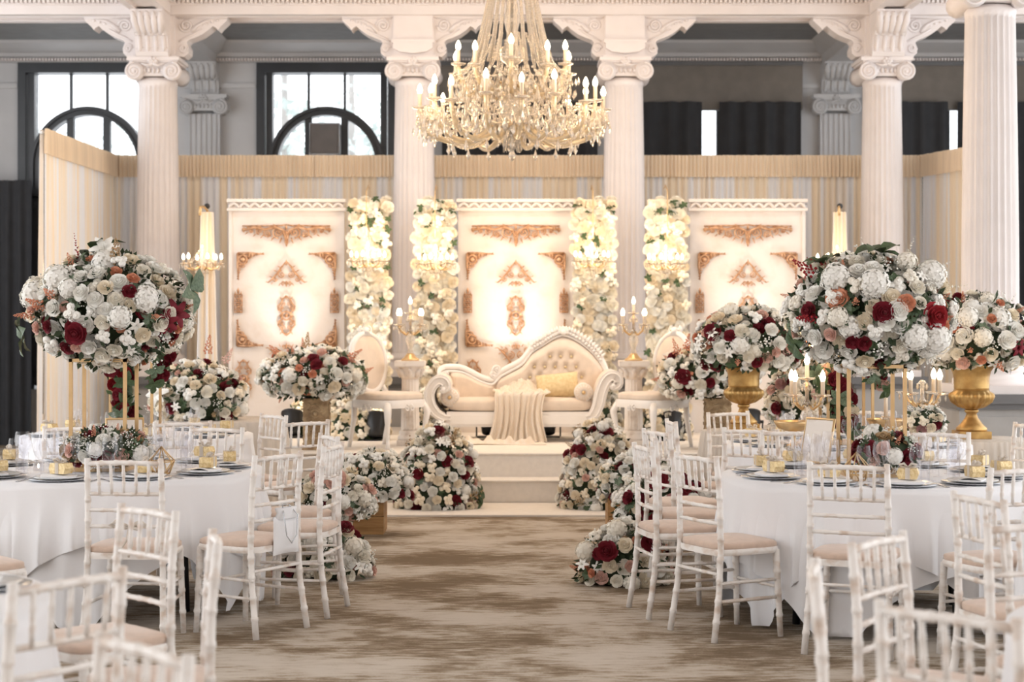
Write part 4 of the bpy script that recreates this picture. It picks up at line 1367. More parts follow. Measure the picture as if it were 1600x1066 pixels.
candelabrum((X(990, 16.3), 16.3, SZ + .795), 'lit crystal candelabrum on the plaster pedestal right of the sofa', .50, seed=2)

# ------------------------------------------------------------------ the big chandelier
CD = 15.0
def cz(py): return Z(py, CD)
ch = thing('chandelier', 'large lit crystal chandelier with two tiers hanging before the colonnade', 'chandelier', (0, CD, 0))
ob('stem', MB().lathe([(.02, 5.7), (.02, 4.4), (.05, 4.35), (.07, 4.2), (.03, 4.0), (.12, 3.95), (.10, 3.85), (.03, 3.8), (.05, 3.6), (.13, 3.5), (.09, 3.38), (.05, 3.3), (.16, 3.27), (.22, 3.24)][::-1], 18), M['crystal'], ch)
ob('ceiling_rose', MB().lathe([(.25, 5.74), (.24, 5.7), (.1, 5.66), (.03, 5.6)][::-1], 24), M['gold'], ch)
ob('bowl', MB().lathe([(.0, cz(214)), (.10, cz(212)), (.20, cz(206)), (.245, cz(198)), (.25, cz(195)), (.22, cz(196))], 28, rf=lambda q, rad, z, j: rad * (1 + .03 * cos(14 * q))), M['crystal'], ch)
ob('finial', MB().lathe([(.005, cz(252)), (.03, cz(246)), (.028, cz(240)), (.012, cz(236)), (.05, cz(230)), (.075, cz(222)), (.05, cz(214))], 14), M['crystal'], ch)
for (n, rad, zc, zdip, off, r0) in ((16, .80, cz(170), cz(224), .1, .18), (10, .52, cz(112), cz(150), .3, .10)):
    hub = bpy.data.objects.new('lower_tier' if n == 16 else 'upper_tier', None); COL.objects.link(hub); hub.parent = ch
    ob('ring', MB().tube([(r0 * cos(2 * pi * i / 24), r0 * sin(2 * pi * i / 24), (zc + zdip) / 2) for i in range(24)], .022, 6, closed=True), M['gold'], hub)
    for k in range(n):
        q = 2 * pi * k / n + off
        rk = rad * (1.0 if k % 2 == 0 else .93)
        zk = zc + (.0 if k % 2 == 0 else .045)
        c, s = cos(q), sin(q)
        pts = [(c * r0, s * r0, (zc + zdip) / 2), (c * (r0 + .12 * rk), s * (r0 + .12 * rk), zdip + .06), (c * rk * .55, s * rk * .55, zdip), (c * rk * .78, s * rk * .78, zdip + .03), (c * rk * .94, s * rk * .94, zdip + .12), (c * rk, s * rk, zk - .02)]
        q_ = smooth(pts, 3)
        m = MB().tube(q_, .021, 7)
        a = ob('arm', m, M['crystal_gold'], hub)
        b = a
        m2 = MB()
        # pan, candle and bulb are joined per arm piece so that they stay two levels below the chandelier
        ob('drip_pan', PAN, None, a, (c * rk, s * rk, zk), scale=1.3)
        ob('candle', CAND, None, a, (c * rk, s * rk, zk), scale=(1.35, 1.35, 1.1))
        ob('bulb', BULB, None, a, (c * rk, s * rk, zk + .12), scale=(1.35, 1.35, 1.25))
# level three only: hang the arms straight from the chandelier
for hub in [o for o in ch.children if o.name.startswith(('lower_tier', 'upper_tier'))]:
    for a in list(hub.children):
        a.parent = ch
    bpy.data.objects.remove(hub)
rr = random.Random(21)
bd = MB()
def strand(mb, p, q, sag, n, r):
    for i in range(n):
        t = (i + .5) / n
        v = Vector(p).lerp(Vector(q), t)
        mb.ball((v.x, v.y, v.z - sag * 4 * t * (1 - t)), r, 5, 4)
for k in range(26):
    q = 2 * pi * k / 26
    strand(bd, (.17 * cos(q), .17 * sin(q), cz(-40)), (.36 * cos(q), .36 * sin(q), cz(103)), .10 if k % 2 else .06, 40, .0155)
for k in range(18):
    q = 2 * pi * k / 18 + .1
    strand(bd, (.20 * cos(q), .20 * sin(q), cz(55)), (.48 * cos(q), .48 * sin(q), cz(118)), .05, 20, .014)
for k in range(12):
    q = 2 * pi * k / 12
    strand(bd, (.40 * cos(q), .40 * sin(q), cz(118)), (.5 * cos(q + .3), .5 * sin(q + .3), cz(150)), .06, 12, .014)
for k in range(10):
    q = 2 * pi * k / 10
    strand(bd, (.25 * cos(q), .25 * sin(q), cz(205)), (.6 * cos(q + .25), .6 * sin(q + .25), cz(215)), .10, 16, .014)
for k in range(32):
    q = 2 * pi * k / 32
    strand(bd, (.80 * cos(q), .80 * sin(q), cz(172)), (.80 * cos(q + .39), .80 * sin(q + .39), cz(172)), .13, 13, .0135)
    strand(bd, (.78 * cos(q), .78 * sin(q), cz(172)), (.30 * cos(q + .1), .30 * sin(q + .1), cz(196)), .07, 16, .0125)
for k in range(20):
    q = 2 * pi * k / 20
    strand(bd, (.52 * cos(q), .52 * sin(q), cz(114)), (.52 * cos(q + .6), .52 * sin(q + .6), cz(114)), .09, 11, .013)
ob('bead_strands', bd, M['crystal'], ch, kind='stuff')
pd = MB()
for (n, rad, zc, dz) in ((16, .80, cz(170), 0), (16, .76, cz(178), 0), (10, .52, cz(112), 0), (10, .47, cz(120), 0)):
    for k in range(n * 16):
        q = rr.uniform(0, 2 * pi)
        a = rad + rr.uniform(-.12, .06)
        drop_mesh(pd, (a * cos(q), a * sin(q), zc - rr.uniform(0, .20)), rr.uniform(.06, .10), rr.uniform(.011, .017))
for k in range(700):
    q = rr.uniform(0, 2 * pi); t = rr.random()
    z = cz(112 + 95 * t)
    a = rr.uniform(.1, .5 + .2 * t)
    drop_mesh(pd, (a * cos(q), a * sin(q), z), rr.uniform(.05, .08), rr.uniform(.009, .013))
for k in range(16):
    q = 2 * pi * k / 16
    drop_mesh(pd, (.8 * cos(q), .8 * sin(q), cz(180)), .16, .018)
    drop_mesh(pd, (.55 * cos(q), .55 * sin(q), cz(224)), .11, .02)
for k in range(14):
    q = 2 * pi * k / 14
    pd.tube([(.045 * cos(q), .045 * sin(q), cz(214)), (.07 * cos(q), .07 * sin(q), cz(222)), (.075 * cos(q), .075 * sin(q), cz(238))], [.008, .010, .004], 5)
ob('crystal_pendants', pd, M['crystal'], ch, kind='stuff')
for (x, y, z, e) in ((.8, -.8, 3.62, 36), (-.8, -.8, 3.62, 36), (.8, .8, 3.62, 36), (-.8, .8, 3.62, 36)):
    lamp('chandelier_light', 'POINT', (x, CD + y, z), e, (1, .70, .42), shadow_soft_size=.25)

# small crystal chandeliers hung on stands beside the panels and on the flower columns
def small_chandelier(px, py, d, label, n=5, rad=.155, seed=0, power=5):
    z = Z(py, d)
    r = thing('small_chandelier', label, 'chandelier', (X(px, d), d, z), .3 + seed)
    ob('stem', MB().lathe([(.004, -.16), (.02, -.14), (.012, -.11), (.035, -.08), (.05, -.06), (.02, -.03), (.012, 0), (.03, .03), (.012, .06), (.01, .15), (.02, .17), (.006, .20)], 12), M['crystal'], r)
    for k in range(n):
        q = 2 * pi * k / n
        c, s = cos(q), sin(q)
        light_arm(r, [(c * .02, s * .02, -.03), (c * rad * .5, s * rad * .5, -.065), (c * rad * .85, s * rad * .85, -.04), (c * rad, s * rad, 0)], [.010, .009, .008, .007], (c * rad, s * rad, 0), M['gold'], .05, .85)
    rr = random.Random(seed)
    m = MB()
    for k in range(n):
        q = 2 * pi * k / n
        for j in range(5):
            drop_mesh(m, (cos(q) * rad + .035 * cos(j * 1.25), sin(q) * rad + .035 * sin(j * 1.25), -.004), rr.uniform(.035, .05), .007)
        strand(m, (cos(q) * rad, sin(q) * rad, -.01), (.015 * cos(q), .015 * sin(q), .16), .03, 12, .007)
        strand(m, (cos(q) * rad, sin(q) * rad, -.01), (rad * cos(q + 2 * pi / n), rad * sin(q + 2 * pi / n), -.01), .05, 10, .007)
    for j in range(14):
        q = j * .45
        drop_mesh(m, (.06 * cos(q), .06 * sin(q), -.05), .06, .008)
    ob('crystal_drops', m, M['crystal'], r, kind='stuff')
    if power: lamp('candle_light', 'POINT', (X(px, d), d - .12, z + .16), power, (1, .76, .48), shadow_soft_size=.08)
    return r
for k, (px, lb) in enumerate(((575, 'small lit chandelier on the flower column right of the left panel'), (681, 'small lit chandelier on the flower column left of the centre panel'), (925, 'small lit chandelier on the flower column right of the centre panel'), (1040, 'small lit chandelier on the flower column left of the right panel'))):
    small_chandelier(px, 412 if k % 2 else 408, 17.35, lb, seed=k, n=6, rad=.17, power=12)
    o = thing('hanging_hook', 'thin gold hook holding the chandelier on the flower column, number %s from the left' % ('one', 'two', 'three', 'four')[k], 'hook', (X(px, 17.55), 17.55, 0))
    o['label'] = 'thin gold hook above the ' + lb.replace('small lit ', '')
    zt_ = Z(408, 17.35) + .2
    ob('rod', MB().tube([(0, .2, zt_ + .55), (0, .02, zt_ + .58), (0, -.2, zt_ + .5), (0, -.2, zt_ + .02)], .006, 6), M['gold'], o)
for px, lb, sd in ((316, 'left of the left panel', 8), (1308, 'right of the right panel', 9)):
    d = 17.2
    small_chandelier(px, 412, d - .12, 'small lit crystal chandelier on a draped stand ' + lb, seed=sd, n=6, rad=.19, power=4)
    t = thing('draped_stand', 'tall stand wrapped in cream voile with a hanging arm, ' + lb, 'stand', (X(px + 6, d), d, 0))
    zt_ = Z(328, d)
    ob('pole', MB().tube([(0, .06, 0), (0, .06, zt_), (-.02, .0, zt_ + .03), (-.04, -.1, zt_ + .02), (-.04, -.12, zt_ - .06)], .014, 8), M['gold'], t)
    ob('foot', MB().lathe([(.2, 0), (.2, .02), (.03, .05)], 20, (0, .06, 0)), M['gold'], t)
    m = MB()
    def vf(u, v):
        a = 2 * pi * u
        k = .055 + .05 * v + .018 * cos(9 * a) * (.6 + v)
        return (k * cos(a), .06 + k * sin(a), zt_ - .02 - (zt_ - .05) * v)
    m.grid(vf, 54, 12, cu=True)
    ob('voile_wrap', m, M['drape'], t)
    ob('finial', MB().ball((0, .06, zt_ + .04), .03, 10, 6), M['black'], t)

# ------------------------------------------------------------------ carved plinths, urns, skirted tables and their flowers
def carved_plinth(px, d, z, w, h, label):
    r = thing('carved_plinth', label, 'plinth', (X(px, d), d, z))
    ob('body', MB().box(-w / 2, w / 2, -w / 2, w / 2, .015, h).box(-w / 2 - .012, w / 2 + .012, -w / 2 - .012, w / 2 + .012, 0, .03).box(-w / 2 - .012, w / 2 + .012, -w / 2 - .012, w / 2 + .012, h - .03, h), M['carved'], r)
    m = MB()
    for f in (.30, .70):
        m2 = o_cart(w * .34, h * .19)
        vs = [(x, y - w / 2 + .03, z_ + h * f) for x, y, z_ in m2.v]
        m.add(vs, m2.f, True)
        for sx in (-1, 1):
            vs = [(sx * (w / 2 - .03 - y), x, z_ + h * f) for x, y, z_ in [(a, b + .0, c) for a, b, c in m2.v]]
            m.add([(sx * (w / 2 + abs(y) - .03), x, z_ + h * f) for x, y, z_ in m2.v], m2.f, True)
    ob('carved_relief', m, M['carved'], r)
    return r
carved_plinth(495, 15.75, SZ, .22, Z(622, 15.75) - SZ, 'carved weathered-gold plinth under the flowers left of the sofa')
carved_plinth(1121, 15.75, SZ, .22, Z(622, 15.75) - SZ, 'carved weathered-gold plinth under the flowers right of the sofa')
r = thing('flower_arrangement', 'round white and peach flower arrangement on the left carved gold plinth', 'flowers', (X(490, 15.75), 15.75, Z(622, 15.75)))
ob('vase_liner', MB().lathe([(.08, 0), (.09, .06), (.08, .08)], 16), M['black'], r)
arrange(r, (0, 0, .20), (.45, .32, .25), 95, .115, MIX + [('astilbe', 'peach', 4, 1.1), ('rose', 'burgundy', 2, .9), ('rose', 'peach', 3, .8)], 201, zmin=.0, sprays=[('astilbe', 'peach', (-.3, -.1, .2), (-.6, -.3, .6), .09), ('astilbe', 'peach', (.35, -.1, .18), (.8, -.2, .5), .09), ('leaf', 0, (.45, -.1, .02), (1, -.3, .1), .1), ('stock_stem', 'white', (-.3, 0, .0), (-1, -.2, .1), .06), ('astilbe', 'tan', (-.05, -.1, .28), (.1, -.2, 1), .09)])
r = thing('flower_arrangement', 'white, peach and red flower arrangement on the right carved gold plinth', 'flowers', (X(1105, 15.75), 15.75, Z(622, 15.75)))
ob('vase_liner', MB().lathe([(.08, 0), (.09, .06), (.08, .08)], 16), M['black'], r)
arrange(r, (0, 0, .2), (.42, .3, .25), 85, .115, MIX + [('astilbe', 'peach', 4, 1.1), ('rose', 'burgundy', 3, 1)], 203, zmin=.0, sprays=[('astilbe', 'peach', (-.28, -.1, .22), (-.3, -.3, .8), .10), ('astilbe', 'peach', (-.2, -.15, .26), (.1, -.3, .8), .10), ('rose', 'burgundy', (-.25, -.28, .0), (-.2, -1, 0), .07)])

def urn(px, d, z, s, label):
    r = thing('urn', label, 'urn', (X(px, d), d, z), scale=s)
    ob('plinth', MB().box(-.11, .11, -.11, .11, 0, .05), M['gold_old'], r)
    ob('foot', MB().lathe([(.105, .05), (.105, .07), (.075, .10), (.045, .14), (.035, .17), (.045, .18), (.05, .19), (.042, .20)], 28), M['gold_old'], r)
    def rf(q, rad, z_, j):
        return rad * (1 + (.14 * abs(sin(9 * q)) - .04 if .20 < z_ < .315 else 0))
    ob('bowl', MB().lathe([(.042, .20), (.085, .215), (.13, .25), (.145, .29), (.138, .31), (.125, .325), (.118, .34)], 72, rf=rf), M['gold_old'], r)
    ob('neck', MB().lathe([(.118, .335), (.12, .35), (.122, .42), (.13, .46), (.15, .49), (.158, .502), (.153, .512), (.13, .50), (.11, .42)], 36), M['gold_old'], r)
    return r
def skirt_table(x, y, R, h, label, lab2, seed):
    t = thing('round_table', label, 'table', (x, y, 0))
    ob('tabletop', MB().lathe([(R - .02, h - .03), (R - .02, h)], 40), M['wood'], t)
    for k in range(4):
        q = k * pi / 2 + .5
        ob('leg', MB().tube([(cos(q) * R * .7, sin(q) * R * .7, 0), (cos(q) * R * .7, sin(q) * R * .7, h - .03)], .018, 8), M['black'], t)
    c = thing('tablecloth', lab2, 'tablecloth', (x, y, 0))
    ob('top', MB().lathe([(R, h + .001), (R, h + .008), (0, h + .01)], 48, caps=False), M['tulle'], c)
    rr = random.Random(seed)
    m = MB()
    def fn(u, v):
        a = 2 * pi * u
        f = sin(46 * a + 2 * sin(5 * a)) * .016 + sin(31 * a + 1) * .01
        rad = R + .012 + (.03 + f) * (v ** .6) + .03 * v
        return (rad * cos(a), rad * sin(a), h + .006 - (h) * v)
    m.grid(fn, 300, 5, cu=True)
    ob('skirt', m, M['tulle'], c)
skirt_table(X(345, 14.6), 14.6, .54, Z(657, 14.6), 'round side table hidden by the tulle skirt, left side of the hall', 'gathered ivory tulle skirt on the round table left of the left carved plinth', 3)
skirt_table(X(1158, 13.5), 13.5, .30, Z(674, 13.5), 'small round table hidden by the cloth under the left gold urn', 'gathered ivory cloth on the small table under the left gold urn', 4)
skirt_table(X(1530, 12.7), 12.7, .36, Z(687, 12.7), 'small round table hidden by the cloth under the right gold urn', 'gathered ivory cloth on the small table under the right gold urn', 5)
urn(1162, 13.5, Z(674, 13.5) + .011, 1.0, 'gold fluted urn on the small cloth-covered table, nearer the stage')
urn(1518, 12.7, Z(687, 12.7) + .011, 1.06, 'gold fluted urn on the small cloth-covered table at the right edge')
r = thing('flower_arrangement', 'white and red flower arrangement in the gold urn nearer the stage', 'flowers', (X(1168, 13.5), 13.5, Z(574, 13.5)))
arrange(r, (0, 0, .18), (.38, .32, .28), 85, .115, MIX + [('rose', 'burgundy', 3, 1)], 205, zmin=-.03, sprays=[('stock_stem', 'ivory', (-.2, -.1, .1), (-.8, -.2, .6), .06), ('rose', 'burgundy', (-.3, -.2, .1), (-.5, -1, .2), .065), ('rose', 'burgundy', (.28, -.2, -.02), (.5, -1, 0), .065)])
r = thing('flower_arrangement', 'white and red flower arrangement in the gold urn at the right edge', 'flowers', (X(1528, 12.7), 12.7, Z(568, 12.7)))
arrange(r, (0, 0, .2), (.36, .32, .29), 85, .12, MIX + [('astilbe', 'peach', 5, 1)], 207, zmin=-.05, sprays=[('stock_stem', 'ivory', (.15, -.1, .15), (.5, -.2, .9), .06), ('lily', 'burgundy', (.22, -.25, -.08), (.4, -1, -.1), .055), ('lily', 'burgundy', (-.16, -.28, .08), (-.2, -1, .2), .05), ('leaf', 1, (-.3, -.1, .2), (-.8, -.3, .8), .1)])
# large arrangement on the left skirted table, and its mirror on the right
r = thing('flower_arrangement', 'dark-leaved white and red flower arrangement on the left tulle-skirted table', 'flowers', (X(309, 14.55), 14.55, Z(657, 14.6) + .012))
arrange(r, (0, 0, .18), (.37, .3, .28), 70, .11, MIXLOW, 209, zmin=0, leaves=.9, sprays=[('astilbe', 'blush', (.25, -.1, .32), (.5, -.2, .8), .09), ('astilbe', 'peach', (.1, -.1, .40), (.2, -.2, 1), .10), ('lily', 'white', (-.28, -.25, .05), (-.5, -1, .2), .09)])
r = thing('flower_arrangement', 'white and red flower arrangement standing behind the crystal candelabrum at right', 'flowers', (X(1258, 14.1), 14.1, .74))
tb = skirt_table(X(1262, 14.1), 14.1, .34, .728, 'small round side table behind the far right dining table', 'ivory cloth on the small side table behind the far right dining table', 6)
arrange(r, (0, 0, .2), (.30, .26, .32), 62, .11, MIXLOW, 211, zmin=0, leaves=.5)

# ------------------------------------------------------------------ floor flowers leading to the stage
def mound(px, d, c, rad, n, size, label, seed, mix=MIXLOW, z=0, zmin=0, sprays=()):
    r = thing('flower_arrangement', label, 'flowers', (X(px, d), d, z))
    arrange(r, c, rad, n, size, mix, seed, zmin=zmin, leaves=.4, sprays=sprays)
    return r
mound(684, 14.62, (0, 0, .06), (.33, .28, .62), 125, .095, 'tall mound of cream and dark red roses left of the stage steps', 221, sprays=[('rose', 'mauve', (.0, -.1, .58), (0, -.6, .8), .06), ('astilbe', 'tan', (.12, -.1, .5), (.3, -.3, .9), .1), ('leaf', 0, (.34, -.1, .06), (1, -.3, .2), .1)])
mound(937, 14.62, (0, 0, .06), (.32, .28, .63), 125, .095, 'tall mound of cream and dark red roses right of the stage steps', 223, sprays=[('astilbe', 'tan', (-.1, -.1, .5), (-.3, -.3, .9), .1), ('rose', 'burgundy', (.05, -.12, .6), (0, -.6, .8), .06)])
def wood_box(px, d, w, h, label):
    r = thing('wooden_box', label, 'box', (X(px, d), d, 0))
    b = MB().box(-w / 2, w / 2, -w / 2, w / 2, 0, .015)
    ob('bottom', b, M['wood'], r)
    for k in range(4):
        for j in range(2):
            z0, z1 = j * h / 2 + .002, (j + 1) * h / 2 - .002
            m = MB()
            if k == 0: m.box(-w / 2, w / 2, -w / 2 - .015, -w / 2, z0, z1)
            if k == 1: m.box(-w / 2, w / 2, w / 2, w / 2 + .015, z0, z1)
            if k == 2: m.box(-w / 2 - .015, -w / 2, -w / 2 - .015, w / 2 + .015, z0, z1)
            if k == 3: m.box(w / 2, w / 2 + .015, -w / 2 - .015, w / 2 + .015, z0, z1)
            ob('board', m, M['wood'], r)
    return r
wood_box(564, 13.05, .34, .27, 'golden oak box under white flowers left of the mat')
wood_box(986, 13.05, .34, .27, 'golden oak box under white flowers right of the mat')
MIXW = [('rose', 'white', 14, .9), ('spray_rose', 'white', 22, 1.05), ('spray_rose', 'ivory', 10, 1), ('rose', 'burgundy', 7, 1), ('hydrangea', 'white', 5, 1.3), ('rose', 'cream', 6, .9), ('gypsophila', 'white', 8, 1)]
mound(580, 13.0, (0, 0, .02), (.29, .24, .30), 80, .09, 'white flowers with dark red roses on the left oak box', 225, MIXW, z=.28, zmin=-.03)
mound(1000, 13.0, (0, 0, .04), (.30, .24, .27), 80, .09, 'white and dark red flowers on the right oak box', 227, MIXW, z=.28, zmin=-.04)
# small urn left, lower floor mounds
r = thing('planter', 'small fluted ivory urn planter on the carpet at the left of the aisle', 'planter', (X(531, 11.7), 11.7, 0))
ob('bowl', MB().lathe([(.09, 0), (.09, .03), (.045, .07), (.04, .1), (.06, .14), (.085, .22), (.10, .29), (.115, .31), (.10, .31)], 40, rf=lambda q, rad, z, j: rad * (1 + (.05 * abs(sin(8 * q)) if .12 < z < .30 else 0))), M['stone'], r)
mound(524, 11.7, (0, 0, .08), (.25, .22, .20), 55, .09, 'white and blush flowers in the small fluted urn planter', 229, MIX + [('rose', 'blush', 8, 1)], z=.30, zmin=-.05, sprays=[('rose', 'blush', (.02, -.2, .16), (0, -1, .4), .07), ('gypsophila', 'white', (.22, -.1, -.02), (1, -.4, -.3), .08)])
mound(508, 10.75, (0, 0, .02), (.28, .2, .28), 62, .10, 'low mound of white flowers on the carpet at the left of the aisle', 231, MIX + [('rose', 'cream', 12, 1)], zmin=0, sprays=[('rose', 'burgundy', (.13, -.06, .3), (.2, -.6, .8), .05)])
mound(976, 10.5, (0, 0, .02), (.28, .2, .32), 66, .10, 'low mound of white flowers on the carpet at the right of the aisle', 233, MIX + [('rose', 'cream', 8, 1), ('gypsophila', 'white', 10, 1.1)], zmin=0, sprays=[('rose', 'burgundy', (-.12, -.19, .2), (-.2, -1, .3), .06), ('rose', 'burgundy', (.15, -.18, .25), (.2, -1, .3), .06)])
wood_box(1000, 11.6, .26, .22, 'smaller golden oak box behind the low flower mound right of the aisle')
mound(1035, 11.6, (0, 0, .10), (.28, .22, .24), 60, .10, 'white flowers with large red and pink roses on the smaller oak box', 235, MIXW + [('rose', 'burgundy', 10, 1.2)], z=.23, zmin=-.10, sprays=[('rose', 'mauve', (.06, -.23, .05), (.1, -1, 0), .075), ('rose', 'burgundy', (-.05, -.2, .22), (0, -1, .3), .07)])

# ------------------------------------------------------------------ dining tables
TBL = {'left': (-2.30, 9.75, .875), 'right': (1.985, 9.4, .83), 'far_left': (-2.75, 12.7, .83), 'far_right': (2.28, 11.8, .83), 'near_left': (-2.2, 5.15, .79), 'near_right': (2.16, 4.62, .80), 'right_edge': (3.08, 7.3, .88)}
DESC = {'left': 'left round table in focus', 'right': 'right round table in focus', 'far_left': 'far left round table', 'far_right': 'far right round table', 'near_left': 'blurred near left table', 'near_right': 'blurred near right table', 'right_edge': 'table cut off by the right edge'}
TH = .75
def round_table(key, rot):
    x, y, R = TBL[key]
    t = thing('round_table', 'black-legged round dining table under the cloth of the ' + DESC[key], 'table', (x, y, 0), rot, 'round dining tables')
    ob('tabletop', MB().lathe([(R - .015, TH - .035), (R - .01, TH - .03), (R - .01, TH - .002)], 48), M['wood'], t)
    for k in range(4):
        q = k * pi / 2 + pi / 4
        ob('leg', MB().tube([(cos(q) * .58, sin(q) * .58, 0), (cos(q) * .55, sin(q) * .55, TH - .035)], .021, 8), M['black'], t)
    def cloth(a, rad, off, seed, zt, amp):
        r = random.Random(seed)
        ph = [r.uniform(0, 6) for _ in range(3)]
        NR, ND = 6, 16
        def fn(u, v):
            q = 2 * pi * u
            i = v * (NR + ND - 1)
            if i <= NR:
                k = i / NR
                return (rad * k * cos(q), rad * k * sin(q), zt)
            s = (i - NR) / (ND - 1)
            c = max(abs(cos(q - off)), abs(sin(q - off)))
            L = min(a / c, a * 1.37) - rad
            corner = (1 - (c - .7071) / .2929) ** 2
            w_ = sin(15 * q + ph[0] + 1.3 * sin(3 * q)); f = (1 - abs(w_) ** .7) * 1.3 - .5 + sin(23 * q + ph[1]) * .25 + sin(6 * q + ph[2]) * .35
            fl = (.02 + amp * f + .05 * corner) * min(1, s * 1.6) + .015
            rr_ = rad + fl * (s ** .8) - .10 * corner * s * s
            return (rr_ * cos(q), rr_ * sin(q), max(.015, zt - .012 * min(1, s * 6) - L * s))
        return MB().grid(fn, 240, NR + ND, cu=True)
    c = thing('tablecloth', 'white linen tablecloth draped over the ' + DESC[key], 'tablecloth', (x, y, 0), rot)
    ob('under_cloth', cloth(1.24, R + .002, .55, len(key) % 7 + 3, TH + .001, .02), M['linen'], c)
    ob('top_cloth', cloth(1.17, R + .008, 0, len(key) + 20, TH + .006, .05), M['linen'], c)
for k, (key, rot) in enumerate((('left', .30), ('right', -.22), ('far_left', .1), ('far_right', .5), ('near_left', .6), ('near_right', .35), ('right_edge', .2))):
    round_table(key, rot)
TZ = TH + .007

# ---- table settings
def lat(prof, n, m): return MB().lathe(prof, n).mesh('x', M[m])
PL1 = MB().lathe([(.06, 0), (.10, .003), (.158, .010), (.16, .013), (.10, .007), (0, .006)], 36, caps=False).mesh('charger', M['silver'])
PL2 = MB().lathe([(.05, .008), (.085, .010), (.13, .020), (.132, .023), (.085, .014), (0, .013)], 36, caps=False).mesh('plate', M['white'])
WINE = MB().lathe([(.034, 0), (.034, .002), (.006, .006), (.004, .02), (.004, .075), (.012, .085), (.036, .115), (.040, .14), (.036, .175), (.032, .19)], 18, caps=False).mesh('wine_glass', M['glass'])
TUMB = MB().lathe([(0, 0), (.030, 0), (.033, .005), (.036, .12)], 18, caps=False).mesh('tumbler', M['glass'])
FLUTE = MB().lathe([(.030, 0), (.030, .002), (.005, .006), (.004, .08), (.014, .10), (.024, .14), (.025, .18), (.022, .215)], 16, caps=False).mesh('flute', M['glass'])
def napkin_mb():
    m = MB().box(-.085, .085, -.055, .055, .0, .010)
    m.grid(lambda u, v: (-.088 + .176 * u, -.058 + .116 * v, .010 + .012 * sin(pi * v) * (.5 + .5 * sin(3 * u + 1))), 8, 6)
    return m
NAP = napkin_mb().mesh('napkin', M['linen'])
bx = MB()
bx.prism([(-.045, 0), (.045, 0), (.055, .028), (.045, .055), (-.045, .055), (-.055, .028)], -.034, .034, 'xz')
BOXM = bx.mesh('box', M['gold_foil'])
rbm = MB().box(-.012, .012, -.0355, .0355, -.0005, .0575)
for s in (-1, 1):
    rbm.tube([(0, 0, .058), (s * .02, -.01, .078), (s * .04, -.012, .072), (s * .032, -.005, .06), (0, 0, .058)], [.004, .008, .009, .007, .004], 5)
RIBM = rbm.mesh('ribbon', M['tulle'])
kn = MB().box(-.007, .007, -.1, .02, 0, .003).prism([(-.008, .02), (.008, .02), (.008, .09), (.0, .115), (-.008, .1)], 0, .002, 'xy')
KNIFE = kn.mesh('knife', M['steel'])
fk = MB().box(-.005, .005, -.1, .05, 0, .003).box(-.011, .011, .045, .06, 0, .003)
for k in range(4): fk.box(-.011 + k * .0063, -.008 + k * .0063, .06, .10, 0, .003)
FORK = fk.mesh('fork', M['steel'])
ORD = ['first', 'second', 'third', 'fourth', 'fifth', 'sixth', 'seventh', 'eighth', 'ninth', 'tenth', 'eleventh', 'twelfth', 'thirteenth', 'fourteenth', 'fifteenth', 'sixteenth', 'seventeenth', 'eighteenth', 'nineteenth', 'twentieth']
REG = {}
def reg(key, kind, o):
    REG.setdefault((key, kind), []).append(o)
def setting(key, q, wine=2, tumbler=True, cutlery=False, rnd=R_, flute=False):
    x, y, R = TBL[key]
    z = TZ
    def pt(rad, off): return (x + rad * cos(q) - off * sin(q), y + rad * sin(q) + off * cos(q), z)
    rz = q + pi / 2
    p = thing('plate', '', 'plate', pt(R - .19, 0), rz, 'place settings')
    ob('charger', PL1, None, p); ob('dinner_plate', PL2, None, p)
    reg(key, 'plate', p)
    a = rnd.uniform(-.5, .5)
    c = pt(R - .19, 0)
    o = ob('napkin', NAP, None, None, (c[0], c[1], z + .0145), (0, 0, rz + a)); tag(o, '', 'napkin', 'white napkins'); reg(key, 'napkin', o)
    b = thing('favour_box', '', 'box', (c[0] + .012 * cos(a), c[1], z + .037), rz + a + rnd.uniform(-.6, .6), 'gold favour boxes')
    ob('box', BOXM, None, b); ob('ribbon', RIBM, None, b)
    reg(key, 'box', b)
    for k in range(wine):
        o = ob('wine_glass', WINE, None, None, pt(R - .40 - .05 * k, .11 + .075 * k), scale=1.12 if k else 1.0)
        tag(o, '', 'glass', 'wine glasses'); reg(key, 'wine', o)
    if tumbler:
        o = ob('tumbler', TUMB, None, None, pt(R - .42, -.11)); tag(o, '', 'glass', 'water tumblers'); reg(key, 'tumbler', o)
    if flute:
        o = ob('champagne_flute', FLUTE, None, None, pt(R - .50, -.03)); tag(o, '', 'glass', 'champagne flutes'); reg(key, 'flute', o)
    if cutlery:
        for nm, me, off in (('knife', KNIFE, -.19), ('fork', FORK, .19)):
            o = ob(nm, me, None, None, (*pt(R - .19, off)[:2], z + .0005), (0, 0, rz + pi)); tag(o, '', 'cutlery', 'steel cutlery'); reg(key, nm, o)
for key, n, off, kw in (('left', 10, .2, dict(cutlery=True, flute=True)), ('right', 10, .33, dict(cutlery=True, flute=True)), ('far_left', 8, .3, dict(wine=1)), ('far_right', 9, .1, dict(wine=2))):
    for k in range(n):
        setting(key, off + 2 * pi * k / n, **kw)
setting('near_left', .5); setting('near_left', 1.25, wine=0, tumbler=False)
setting('near_right', 2.2, wine=0, tumbler=False); setting('near_right', 1.5, wine=0, tumbler=False)
TXT = {'plate': 'white plate on a silver charger', 'napkin': 'folded white napkin on a plate', 'box': 'gold foil favour box with ribbon', 'wine': 'clear stemmed wine glass', 'tumbler': 'clear straight water tumbler', 'flute': 'clear champagne flute', 'knife': 'steel table knife', 'fork': 'steel table fork'}
WHERE = {'left': 'left in-focus table', 'right': 'right in-focus table', 'far_left': 'far left table', 'far_right': 'far right table', 'near_left': 'blurred near left table', 'near_right': 'blurred near right table'}
